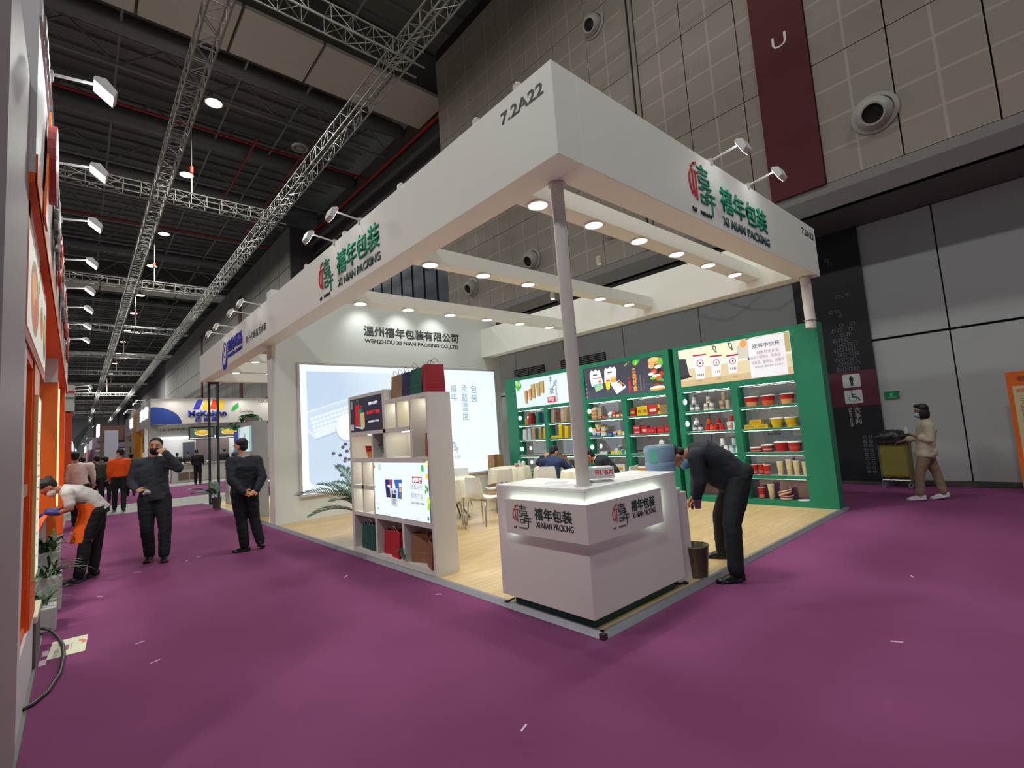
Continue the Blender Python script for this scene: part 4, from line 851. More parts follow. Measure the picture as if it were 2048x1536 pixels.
cup(XG, .79, zr(2), .078, .102, .155, 'b42824', 'red tub with pale lettering in the third right bay', g3, lid=True, name='food_tub', cat='tub')
cup(XG, .575, zr(2), .080, .105, .155, 'b82c28', 'red tub with a white curved stripe in the third right bay', g3, lid=True, band='c84c44', name='food_tub', cat='tub')
g4 = 'cold drink cups on the right green shelf unit'
for y, c, h, lab in ((1.27, 'b8221e', .17, 'red cup half hidden by the bending man in the fourth right bay'), (1.15, 'b8221e', .18, 'red cup with white city print, rear one in the fourth right bay'), (1.05, 'be2420', .17, 'red cup with white print, front one in the fourth right bay')):
    cup(XG - (.03 if y < 1.1 else 0), y, zr(3), .042, .058, h, c, lab, g4, band='cc6a60', b0=.1, b1=.4)
for y, h, lab in ((.845, .22, 'cream cup, first from the left in the fourth right bay'), (.70, .25, 'cream cup, tallest in the fourth right bay'), (.585, .235, 'cream cup, third in the fourth right bay'), (.455, .22, 'cream cup at the right end of the fourth right bay')):
    cup(XG, y, zr(3), .036, .052, h, 'd0c494', lab, g4, band='d0a884', b0=.1, b1=.35)
cup(XG, 1.20, zr(4), .042, .060, .19, 'b8221e', 'red cup with white print on the lowest shelf', g4, band='cc7a70', b0=.1, b1=.4)
cup(XG, 1.035, zr(4), .036, .054, .25, 'd0c494', 'cream cup on the lowest shelf', g4, band='d0a884', b0=.1, b1=.35)
cup(XG, .80, zr(4), .088, .108, .075, 'b02c2c', 'red bowl with white diamonds on the lowest shelf', g3, band='d8ccc8', b0=.2, b1=.6, name='food_bowl', cat='bowl')
cup(XG - .01, .80, zr(4) + .085, .086, .108, .07, 'b43634', 'red bowl tilted on top of the other bowl', g3, band='d8ccc8', name='food_bowl', cat='bowl', rot=(radians(-16), 0, 0))
cup(XG, .52, zr(4), .10, .10, .012, 'd8d8d4', 'flat clear lid lying on the lowest shelf', None, name='cup_lid', cat='lid')
# middle unit
ga = 'boxes on the middle green shelf unit'
for k in range(3): carton(XG, 4.74, zr(0) + .078 * k, 0, .13, .12, .074, 'c4844a', ['bottom', 'middle', 'top'][k] + ' orange printed pail box of the stack in the first bay', ga, top='d8cbb4', gable=(k == 2))
carton(XG + .06, 4.63, zr(0), 0, .11, .08, .19, 'c8b8a0', 'pale pail box behind the orange stack', ga, gable=True)
for i, (y, c, w, h) in enumerate(((4.55, 'a83030', .07, .06), (4.46, 'b03834', .08, .07), (4.37, 'a8302c', .07, .06), (4.28, '9aa0b8', .10, .09), (4.17, 'c04828', .08, .10), (4.07, 'd08c3c', .10, .075), (3.95, 'c07848', .09, .08))):
    carton(XG - .02, y, zr(0), 0, w, .08, h, c, ('small red snack box by the orange stack', 'second small red snack box', 'third small red snack box', 'white gabled lunch box with blue print', 'orange gabled snack box', 'orange and yellow flat snack box', 'purple and orange snack box at the bay edge')[i], ga, band='e0d8d0', gable=i in (3, 4), top='e0e0e0' if i == 3 else None)
for i, (y, z, c, t_, w, h, lab) in enumerate(((4.78, 0, '2c4a88', 'd8d8dc', .10, .09, 'blue and white box at the left of the second bay'), (4.66, 0, '27427e', 'e0e4e8', .11, .10, 'blue box with white swoosh in the second bay'), (4.52, 0, 'd8dce0', 'd8a838', .13, .11, 'white box with red picture and yellow lid, second bay'), (4.78, .094, 'dcdcd8', 'd8b040', .10, .09, 'white box with yellow top on the blue box'), (4.65, .104, 'c83c34', 'e4dcd4', .10, .09, 'red and white box stacked on the blue box'), (4.50, .114, 'dcd8cc', 'd8b838', .12, .09, 'white box with yellow lid stacked in the second bay'), (4.68, .198, 'e0b838', 'e8c848', .09, .06, 'yellow box crowning the stack in the second bay'),
    (4.34, 0, '2b4688', '3450a0', .13, .07, 'flat blue box in the middle of the second bay'), (4.20, 0, '2f4c90', 'dcdce0', .10, .08, 'blue box with white lid in the second bay'), (4.07, 0, 'd8a02c', 'e0b848', .11, .10, 'yellow striped box with white feet in the second bay'), (3.95, 0, 'd4dae4', '2c4684', .09, .11, 'white and blue box at the right edge of the second bay'))):
    carton(XG, y, zr(1) + z, 0, w, .1, h, c, lab, ga, top=t_, band='c8ccd4')
for i, (y, c, w, h, lab) in enumerate(((4.55, 'd8d4cc', .2, .05, 'white folded food tray pile in the third bay'), (4.38, '303234', .1, .05, 'small black tray in the third bay'), (4.28, 'd8c23c', .13, .06, 'yellow open tray in the third bay'), (4.12, 'dcc850', .12, .075, 'second yellow tray with rolled rim in the third bay'), (4.22, 'e4e4e2', .05, .12, 'small white pointed carton in the third bay'), (3.94, 'd4d4d0', .09, .07, 'white flat box by the bay edge, third bay'))):
    carton(XG - .02, y, zr(2), .2 * i, w, .1, h, c, lab, ga)
cup(XG, 4.12, zr(2) + .078, .035, .045, .09, '3a8c98', 'teal paper cup standing on the trays in the third bay', None); cup(XG - .04, 4.02, zr(2), .035, .045, .10, '3c8e9a', 'teal paper cup in front of the trays in the third bay', None)
carton(XG, 4.15, zr(3) + 0, 0, .28, .1, .16, 'd4d0cc', 'white box with orange square in the fourth bay', ga, band='d09828')
for y, z, w, h, c, b_, lab, gb in ((3.67, 0, .14, .17, 'a81c34', 'c8b040', 'crimson lunch box with yellow flap, first in the top bay', False), (3.50, 0, .12, .19, 'd8b81c', '9c7c18', 'yellow lunch box with crown flap, left of the pair', False), (3.37, 0, .13, .20, 'dcbc20', '9c7c18', 'yellow lunch box with crown flap, right of the pair', False), (3.17, 0, .24, .2, 'b42020', 'dcd0c8', 'wide red lunch box with pale square print', False), (3.03, 0, .05, .2, 'd8b420', '5a4410', 'narrow yellow carton at the end of the red box', False)):
    t = carton(XG, y, zr(0), 0, w, .12, h, c, lab, ga, band=b_, top=('c83028' if 'wide' in lab else None), gable=False)
for k in range(3): carton(XG, 2.90 , zr(0) + .062 * k, .03 * k, .2, .14, .058, '9a7c56', ['lowest', 'middle', 'highest'][k] + ' kraft tray of the stack in the top right bay', ga)
for y, z, w, h, lab in ((3.60, 0, .17, .09, 'red flat box, bottom of the double stack'), (3.60, .093, .17, .09, 'red flat box, top of the double stack'), (3.42, 0, .14, .16, 'tall red box beside the double stack'), (3.24, 0, .22, .13, 'red tray box with handle slot in the second right bay'), (3.03, 0, .16, .13, 'red tray box with white corner in the second right bay'), (2.88, .0, .12, .15, 'red box at the right end of the second bay')):
    carton(XG, y, zr(1) + z, 0, w, .14, h, 'b4202a', lab, ga, band='cc5058' if 'double' not in lab else 'd8b8b8')
for y, w, h, lab in ((3.56, .22, .07, 'flat black gift box in the third right bay'), (3.36, .17, .14, 'taller black gift box with gold ribbon in the third right bay'), (3.20, .1, .12, 'black gift box half hidden by the water bottle')): carton(XG, y, zr(2), 0, w, .12, h, '1e1c1e', lab, ga, band='8a7a50')
tag(MB().box(XG - .03, XG + .03, 3.02, 3.12, zr(2) + .0, zr(2) + .24).prism([(-3.12, zr(2) + .24), (-3.08, zr(2) + .28), (-3.07, zr(2) + .25), (-3.06, zr(2) + .28), (-3.02, zr(2) + .24)], fx(XG), -.03, .03).obj('fries_carton', mat('dcdcd8', .5)), 'tall white fries carton behind the water bottle', 'box')
carton(XG, 3.60, zr(3), 0, .25, .12, .12, 'cc7c30', 'orange and white snack box above the counter in the fourth right bay', ga, top='e0e0dc')
# left unit
gc = 'paper bags on the left green shelf unit'
def sb(y, r, w, h, c, lab, d=.1, rz=0, handle=None): return paper_bag(XG, y, zr(r), pi / 2 + rz, d, w, h, c, lab, gc, handle)
sb(7.05, 0, .12, .17, 'b08a58', 'small tilted kraft pouch beside the red bag', rz=.4); sb(6.86, 0, .20, .29, 'a02c28', 'red paper bag in the top left bay of the left unit', handle='8a3028'); sb(6.58, 0, .2, .3, '1a7a64', 'green paper bag in the top left bay of the left unit', handle='1a6a54'); sb(6.38, 0, .12, .28, '26346a', 'navy paper bag at the bay edge of the left unit', handle='26345a')
sb(6.02, 0, .20, .32, 'a08c7c', 'greyish kraft bag in the top right bay of the left unit'); sb(5.87, 0, .09, .31, '6a3c30', 'dark brown bag beside the greyish kraft bag'); sb(5.55, 0, .32, .36, 'a89470', 'wide kraft bag with dark base print, left of the column'); sb(5.74, 0, .1, .3, 'b8a488', 'pale kraft bag leaning on the wide one')
sb(7.13, 1, .17, .27, 'd4d4d0', 'large white paper bag in the second bay of the left unit'); sb(6.96, 1, .11, .28, 'b8c4d0', 'narrow bluish white bag in the second bay'); sb(6.79, 1, .14, .27, 'b08868', 'bag printed with food in the second bay'); sb(6.67, 1, .06, .28, '1c5438', 'thin dark green bag in the second bay'); sb(6.54, 1, .15, .30, 'a08a68', 'kraft bag with folded side in the second bay'); sb(6.37, 1, .13, .28, 'ccb028', 'yellow bag with black mark at the end of the second bay')
carton(XG, 6.03, zr(1), 0, .28, .1, .065, 'd8b81c', 'long flat yellow carton in the second right bay', None); sb(5.82, 1, .15, .34, 'ccb018', 'tall yellow bag in the second right bay of the left unit'); sb(5.62, 1, .18, .28, 'd8bc1c', 'wide yellow bag in the second right bay of the left unit'); sb(5.42, 1, .16, .30, 'd8ccc8', 'white bag with red square left of the column')
tag(MB().prism(rect(6.35, 7.2, 0, .5), lambda u, v, d: (5.84 + v * .45, u, zr(2) + d), 0, .012).obj('paper_sheet', mat('c8ccca', .6)), 'white printed sheets spread on the third shelf of the left unit', 'paper')
tag(MB().prism(rect(6.9, 7.15, 0, .16), lambda u, v, d: (5.85 + v, u, zr(2) + .013 + d), 0, .006).obj('booklet', mat('8c2c30', .5)), 'red booklet on the third shelf of the left unit', 'booklet')
sb(5.62, 3, .24, .24, '8c6a44', 'folded brown paper bag in the fourth bay beside the column')
tag(MB().prism(rect(5.3, 6.1, 0, .4), lambda u, v, d: (5.84 + v * .5, u, zr(2) + d), 0, .012).obj('paper_sheet', mat('d4ccb8', .6)), 'pale sheets on the third shelf near the column', 'paper')
# sheets fixed behind the glass
for y, z, w, h, c, lab in ((5.75, .95, .5, .65, '9cb0cc', 'pale blue poster on the wall behind the left shelf unit'),):
    t = thing('wall_poster', lab, 'poster', (0, 0, 0)); box('sheet', 6.3, 6.31, y - w / 2, y + w / 2, z, z + h, mat(c, .5), t)
    MB().bar((6.31, y, .036), (6.31, y, z + .1), .012).obj('stand', mat('888c90', .4, .6), t)
t = thing('floor_poster', 'pale blue notice poster behind the glass of the right shelf unit', 'poster', (0, 0, 0)); box('sheet', 6.5, 6.52, .35, 1.25, .86, 1.42, mat('9aacc4', .5), t); MB().bar((6.52, .8, .0), (6.52, .8, .9), .015).obj('stand', mat('888c90', .4, .6), t); Print(fx(6.5), .001).p(rect(-1.18, -.95, 1.2, 1.38), '4a5058').p(rect(-1.16, -1.08, 1.24, 1.34), 'd0d8e0').p(rect(-.75, -.62, 1.18, 1.36), 'd8d8d4').obj('print', t)
# ---------------- furniture ----------------
CH = mat('b4b0a8', .2, .9); CW = mat('dedfdc', .35, var=.01)
def chair(x, y, rz, label, logo=False):
    """white shell chair facing local -Y, chrome legs"""
    t = thing('shell_chair', label, 'chair', (x, y, .036), rz, 'white shell chairs')
    pr = [(-.22, .455), (-.12, .435), (0, .43), (.12, .44), (.19, .47), (.225, .56), (.245, .68), (.265, .82)]
    mb = MB(); vs = []; ws = [.20, .215, .22, .215, .20, .19, .185, .165]
    for off in (0, .012):
        for (yy, zz), w in zip(pr, ws):
            for q, k in enumerate((-1, -.5, 0, .5, 1)):
                b_ = .02 * abs(k) ** 2
                vs.append((k * w, yy - b_ * (1 if zz > .5 else 0), zz + b_ * (1 if zz < .5 else 0) - off * (1 if zz < .5 else 0)) if zz < .5 else (k * w, yy - b_ + off, zz))
    n = len(pr); fs = []
    for o in (0, n * 5):
        fs += [(o + i * 5 + k, o + i * 5 + k + 1, o + (i + 1) * 5 + k + 1, o + (i + 1) * 5 + k) for i in range(n - 1) for k in range(4)]
    o2 = n * 5
    for i in range(n - 1):
        fs += [(i * 5, (i + 1) * 5, o2 + (i + 1) * 5, o2 + i * 5), (i * 5 + 4, (i + 1) * 5 + 4, o2 + (i + 1) * 5 + 4, o2 + i * 5 + 4)]
    for k in range(4): fs += [(k, k + 1, o2 + k + 1, o2 + k), ((n - 1) * 5 + k, (n - 1) * 5 + k + 1, o2 + (n - 1) * 5 + k + 1, o2 + (n - 1) * 5 + k)]
    MB().add(vs[:3 * 5 + 5] + vs[o2:o2 + 20], [f_ for f_ in [(i * 5 + k, i * 5 + k + 1, (i + 1) * 5 + k + 1, (i + 1) * 5 + k) for i in range(3) for k in range(4)]] + [(20 + i * 5 + k, 20 + i * 5 + k + 1, 20 + (i + 1) * 5 + k + 1, 20 + (i + 1) * 5 + k) for i in range(3) for k in range(4)] + [(i * 5 + s, (i + 1) * 5 + s, 20 + (i + 1) * 5 + s, 20 + i * 5 + s) for i in range(3) for s in (0, 4)] + [(k, k + 1, 21 + k, 20 + k) for k in range(4)]).obj('seat', CW, t, True)
    b0 = 3
    vb = vs[b0 * 5:n * 5] + vs[o2 + b0 * 5:]; m_ = (n - b0) * 5; q = n - b0
    MB().add(vb, [(o + i * 5 + k, o + i * 5 + k + 1, o + (i + 1) * 5 + k + 1, o + (i + 1) * 5 + k) for o in (0, m_) for i in range(q - 1) for k in range(4)] + [(i * 5 + s, (i + 1) * 5 + s, m_ + (i + 1) * 5 + s, m_ + i * 5 + s) for i in range(q - 1) for s in (0, 4)] + [((q - 1) * 5 + k, (q - 1) * 5 + k + 1, m_ + (q - 1) * 5 + k + 1, m_ + (q - 1) * 5 + k) for k in range(4)]).obj('backrest', CW, t, True)
    for sx in (-1, 1):
        for sy in (-1, 1):
            MB().tube([(sx * .06, sy * .10, .425), (sx * .17, sy * .14, .42), (sx * .195, sy * .165, .39), (sx * .225, sy * .21, .0)], .011, 8).obj('leg', CH, t, True)
    MB().bar((-.15, .12, .42), (.15, .12, .42), .01).bar((-.15, -.12, .42), (.15, -.12, .42), .01).obj('frame', CH, t)
    if logo:
        fb = lambda u, v, d=0.: (-u, .25 + (v - .62) * .14 + d + .012, v)
        MB().prism(disc(-.10, .56, .03, n=14), fb, .003, .004).obj('blue_mark', mat('2a6cb0', .4), t); text('一博', fb, -.05, .04, .54, .585, mat('2a6cb0', .4), t, d=.004, bold=.04)
    return t
def cloth_table(x, y, r, label, cross=True):
    t = thing('round_table', label, 'table', (x, y, .036), 0, 'round tables with cream cloths')
    seg = 72; vs = []; rg = random.Random(int(x * 100))
    prof = [(0, .755), (r * .5, .755), (r * .96, .755), (r, .75), (r + .012, .735), (r + .03, .6), (r + .045, .42)]
    for i, (rr, z) in enumerate(prof):
        for k in range(seg):
            a = 2 * pi * k / seg; s = max(0, (i - 3)) / 3
            w = sin(a * 11 + .8 * sin(a * 3)) * .03 * s
            vs.append(((rr + w) * cos(a), (rr + w) * sin(a), z + (sin(a * 4 + 1) * .03 * s if i == 6 else 0)))
    fs = [(i * seg + k, i * seg + (k + 1) % seg, (i + 1) * seg + (k + 1) % seg, (i + 1) * seg + k) for i in range(len(prof) - 1) for k in range(seg)]
    cl = MB().add(vs, fs).obj('tablecloth', mat('d8d4bc', .8, var=.03), None, True); cl.location = (x, y, .037); tag(cl, 'cream cloth over the ' + label.replace('round table ', 'table '), 'tablecloth', 'cream tablecloths')
    MB().lathe([(0, .72), (r - .02, .72), (r - .02, .745), (0, .745)], seg=32).obj('tabletop', mat('c8c4b8', .5), t)
    for a in (0.6, 0.6 + pi / 2):
        c, s = cos(a), sin(a)
        MB().bar((c * .30, s * .30, 0.01), (-c * .2, -s * .2, .72), .018, 8).obj('leg', mat('7c7668', .35, .6), t)
        MB().bar((-c * .30, -s * .30, 0.01), (c * .2, s * .2, .72), .018, 8).obj('leg', mat('7c7668', .35, .6), t)
    return t
cloth_table(2.35, 5.35, .42, 'round table nearest the divider with empty top')
cloth_table(4.35, 6.0, .45, 'round table with snacks in front of the left shelf unit')
cloth_table(4.68, 4.93, .40, 'round table in front of the man in navy')
cloth_table(4.12, 3.68, .36, 'round table in front of the man in the black suit')
chair(2.30, 4.38, radians(100), 'white shell chair seen from the side near the counter')
chair(1.72, 4.55, radians(150), 'white shell chair mostly hidden by the divider end')
chair(3.20, 6.45, radians(-60), 'white shell chair behind the nearest round table')
chair(3.35, 5.2, radians(175), 'white shell chair with a blue mark on its back', True)
chair(4.15, 4.50, radians(115), 'white shell chair under the man in the navy jacket')
chair(4.22, 2.84, radians(190), 'white shell chair under the man in the black suit')
tx, ty = 4.35, 6.0
cup(tx + .02, ty - .22, .795, .035, .045, .07, 'c88a7c', 'pink paper cup on the table with snacks', None); cup(tx + .14, ty - .32, .795, .035, .045, .09, 'd8d4c4', 'cream paper cup on the table with snacks', None)
t = thing('snack_pouch', 'small white and red snack pouch on the table', 'snack', (tx + .06, ty - .27, .795)); MB().box(-.04, .04, -.04, .04, 0, .08).obj('pouch', mat('d0c8cc', .4), t, bevel=.01); MB().ell((0, 0, .1), (.025, .025, .04)).obj('cap', mat('c8ccd4', .4), t, True); MB().box(-.041, -.04, -.02, .02, .02, .05).obj('label', mat('b02c30', .5), t)
MB_ = MB()
t = thing('cardboard_box', 'tall brown cardboard box standing against the wall by the shelves', 'box', (5.62, 8.02, .036)); MB().box(-.16, .16, -.12, .16, 0, .95).obj('carton', mat('a07c56', .7, var=.05), t, bevel=.004); MB().box(-.161, -.04, -.121, -.12, .0, .95).obj('tape', mat('8c6a48', .5), t)
t = thing('display_table', 'red and white leaflets on the table in front of the man in navy', 'leaflets', (4.68, 4.93, .795)); MB().box(-.2, .1, -.15, .1, 0, .012).obj('leaflet', mat('b83038', .5), t); MB().box(-.1, .25, -.2, .05, .013, .02).obj('leaflet', mat('dcdad8', .5), t)
paper_bag(4.82, 4.78, .795, .3, .22, .13, .22, '8c6a46', 'brown paper bag standing on the table in front of the man in navy', None)
# palm behind the divider
PM = mat('24573a', .5, var=.15, scale=8)
def palm(x, y, label, fronds, pot='d4d0cc', nl=26, S=1.0, z0=.036, pr_=.17, ph=.42):
    t = thing('potted_palm', label, 'plant', (x, y, z0))
    MB().lathe([(0, 0), (pr_ * .75, 0), (pr_, ph), (pr_ * 1.05, ph), (pr_ * .92, ph - .02), (0, ph - .04)], seg=24).obj('pot', mat(pot, .45), t, True)
    rg = random.Random(9)
    for (az, el, L, droop) in fronds:
        q = Vector((0, 0, ph - .05)); d0 = Vector((cos(az), sin(az), 0)); e = el; pts = [q.copy()]; n = 14; es = [e]
        for i in range(n):
            q = q + (d0 * cos(e) + Vector((0, 0, 1)) * sin(e)) * (L / n); e -= droop / n; pts.append(q.copy()); es.append(e)
        fr = MB().tube(pts, [.007 * (1 - .7 * i / n) for i in range(n + 1)], 5).obj('frond', PM, t)
        lv = MB(); sd = Vector((-sin(az), cos(az), 0))
        for k in range(nl):
            s = .22 + .78 * k / nl; f_ = s * n; i = min(int(f_), n - 1); p = pts[i].lerp(pts[i + 1], f_ - i)
            dd = (pts[i + 1] - pts[i]).normalized(); up = sd.cross(dd)
            ll = L * .32 * (sin(pi * min(1, s * .95 + .03)) ** .6) * rg.uniform(.85, 1.1)
            for sg in (-1, 1):
                dv = (dd * .65 + sd * sg * .75 + up * .18 * sg * 0 + Vector((0, 0, .25))).normalized(); w_ = dd.cross(dv).cross(dv).normalized() * .011 * S
                m1 = p + dv * ll * .55 + Vector((0, 0, -.01)); e1 = p + dv * ll + Vector((0, 0, -.12 * ll))
                lv.add([p - w_ * .3, p + w_ * .3, m1 + w_, m1 - w_, e1], [(0, 1, 2, 3), (3, 2, 4)])
        lv.obj('leaflets', PM, fr, kind='stuff')
    return t
palm(.42, 4.95, 'potted palm with long fronds behind the left end of the divider', [(radians(a), radians(e), L, dr) for a, e, L, dr in ((135, 52, 1.25, 1.2), (150, 66, .95, 1.0), (110, 62, 1.0, 1.0), (165, 40, .9, 1.2), (200, 60, .8, 1.2), (90, 50, .9, 1.1), (250, 60, .6, 1.3), (30, 65, .8, 1.3), (125, 78, 1.0, .7))])
# arm floodlights on the fascia
def arm_light(p, d, label, group, s=1.0, lit=True, aim=None, power=26, L=.36, bright=8, tilt=66):
    """clamp at p, arm reaching along d, wide wedge shaped floodlight head at its end"""
    rz = math.atan2(d[1], d[0]); t = thing('arm_floodlight', label, 'floodlight', p, rz, group)
    wh = mat('d4d2d0', .35)
    MB().box(-.03, .03, -.02, .02, -.05, .03).obj('clamp', mat('b8b4b0', .4), t)
    MB().bar((0, 0, .0), (L, 0, .12 * L), .012, 8).obj('arm', wh, t)
    a = Matrix.Translation((L, 0, .12 * L)) @ Matrix.Rotation(radians(tilt), 4, 'Y')
    h = MB().prism([(-.03, .0), (.02, .05), (.13, .035), (.15, -.02), (-.02, -.03)], lambda u, v, dd: (u, dd, v), -.09 * s, .09 * s).obj('lamp_head', wh, t, bevel=.004); h.matrix_local = a
    g = MB().add([(-.01, -.075, -.0315), (.14, -.075, -.0235), (.14, .075, -.0235), (-.01, .075, -.0315)], [(0, 1, 2, 3)]).obj('lamp_glass', emi('ffffff', bright), t); g.matrix_local = a
    if aim: spot_light('floodlight_beam', Vector(p) + Vector((d[0], d[1], 0)) * (L + .02) + Vector((0, 0, -.03)), aim, power, 2.5, 1, .015, (.93, .97, 1))
    return t
gA = 'arm floodlights on the white fascia'
for y, lab in ((3.42, 'arm floodlight right above the green Chinese lettering of the left fascia'), (4.28, 'arm floodlight above the emblem of the left fascia'), (8.2, 'right arm floodlight of the four above the blue and black lettering'), (9.05, 'second arm floodlight from the right above the blue lettering'), (10.5, 'third arm floodlight above the blue lettering'), (11.4, 'farthest arm floodlight above the blue emblem')):
    arm_light((-.20, y, 4.53), (-1, 0), lab, gA, aim=(-.21, y - .15, 3.95), power=60, bright=4)
for x, lab in ((2.44, 'left arm floodlight above the right fascia emblem'), (3.44, 'right arm floodlight above the right fascia')):
    arm_light((x, -.12, 4.53), (0, -1), lab, gA, aim=(x, -.13, 4.05), power=52)
# small track spots standing on the fascia
for (p, lab) in (((5.3, 5.15, 4.60), 'white spot lamp hanging near the rear fascia, lit'), ((4.6, 3.2, 4.72), 'beige spot lamp behind the middle light beam')):
    t = thing('spot_lamp', lab, 'spotlight', p); MB().lathe([(0, 0), (.05, 0), (.06, .12), (.03, .16), (0, .16)], seg=16).obj('housing', mat('a8a08c', .4), t, True); MB().tube([(0, 0, .15), (.08, 0, .18), (.1, 0, .05), (.3, 0, -.1)], .008, 6).obj('bracket', mat('888070', .4), t)
    MB().lathe([(0, -.002), (.048, -.002)], seg=16).obj('lamp_glass', emi('ffffff', 8 if 'lit' in lab else .2), t)
for y, w_ in ((.35, 'nearest the corner'), (.95, 'second from the corner'), (2.45, 'in the middle of the five'), (4.1, 'fourth from the corner'), (5.7, 'farthest from the corner')):
    t = thing('fascia_box_lamp', 'small white junction lamp on the left fascia top edge, ' + w_, 'lamp', (-.12, y, 4.518), 0, 'junction lamps on the left fascia')
    MB().lathe([(0, 0), (.045, 0), (.045, .10), (.03, .12), (0, .12)], seg=14).obj('housing', mat('b8b0a4', .4), t, True); MB().tube([(0, 0, .1), (.05, .05, .14), (.06, .12, .05), (.05, .14, 0)], .006, 5).obj('cable', mat('2a2828', .5), t)
# ---------------- people ----------------
SKIN = 'cf9f7e'
def remeshed(mb, voxel, name, m, parent, smooth=6, amp=0.0, freq=9, kind=None, label=None):
    me = mb.mesh('tmp', m); o = bpy.data.objects.new('tmp', me)
    r = o.modifiers.new('r', 'REMESH'); r.mode = 'VOXEL'; r.voxel_size = voxel; r.adaptivity = 0
    s = o.modifiers.new('s', 'SMOOTH'); s.iterations = smooth; s.factor = .5
    nm = evaluated_mesh(o)
    bpy.data.objects.remove(o); bpy.data.meshes.remove(me)
    if amp:
        import numpy as np
        n = len(nm.vertices); co = np.empty(n * 3, 'f'); no = np.empty(n * 3, 'f'); nm.vertices.foreach_get('co', co); nm.vertices.foreach_get('normal', no); co = co.reshape(-1, 3); no = no.reshape(-1, 3)
        f = np.array([noise.noise((x * freq, y * freq, z * freq * 1.8)) + .5 * noise.noise((x * freq * 2.3 + 7, y * freq * 2.3, z * freq * 3)) for x, y, z in co.tolist()], 'f')
        nm.vertices.foreach_set('co', (co + no * (f * amp)[:, None]).ravel()); nm.update()
    nm.materials.clear(); nm.materials.append(m); nm.polygons.foreach_set('use_smooth', [True] * len(nm.polygons)); nm.name = name
    ob = bpy.data.objects.new(name, nm); COL.objects.link(ob); ob.parent = parent
    if label: ob['label'] = label
    return ob
def limb(mb, pts, rs, seg=12):
    """tapered limb with round joints"""
    for (a, b_), (r, q) in zip(zip(pts, pts[1:]), zip(rs, rs[1:])):
        mb.bar(a, b_, r, seg, 0, q)
    for p, r in zip(pts, rs): mb.ell(p, (r, r, r), None, seg, 8)
def loft(mb, pts, rr, side, seg=20):
    """elliptical trunk: rr = (half width along side, half depth)"""
    P = [Vector(p) for p in pts]; n = len(P); vs = []
    for i in range(n):
        d = (P[min(i + 1, n - 1)] - P[max(i - 1, 0)]).normalized(); s = (Vector(side[i] if isinstance(side, list) else side)); s = (s - d * s.dot(d)).normalized(); t = d.cross(s)
        vs += [P[i] + s * cos(2 * pi * k / seg) * rr[i][0] + t * sin(2 * pi * k / seg) * rr[i][1] for k in range(seg)]
    fs = [(i * seg + k, i * seg + (k + 1) % seg, (i + 1) * seg + (k + 1) % seg, (i + 1) * seg + k) for i in range(n - 1) for k in range(seg)] + [tuple(range(seg))[::-1], tuple(range((n - 1) * seg, n * seg))]
    mb.add(vs, fs)
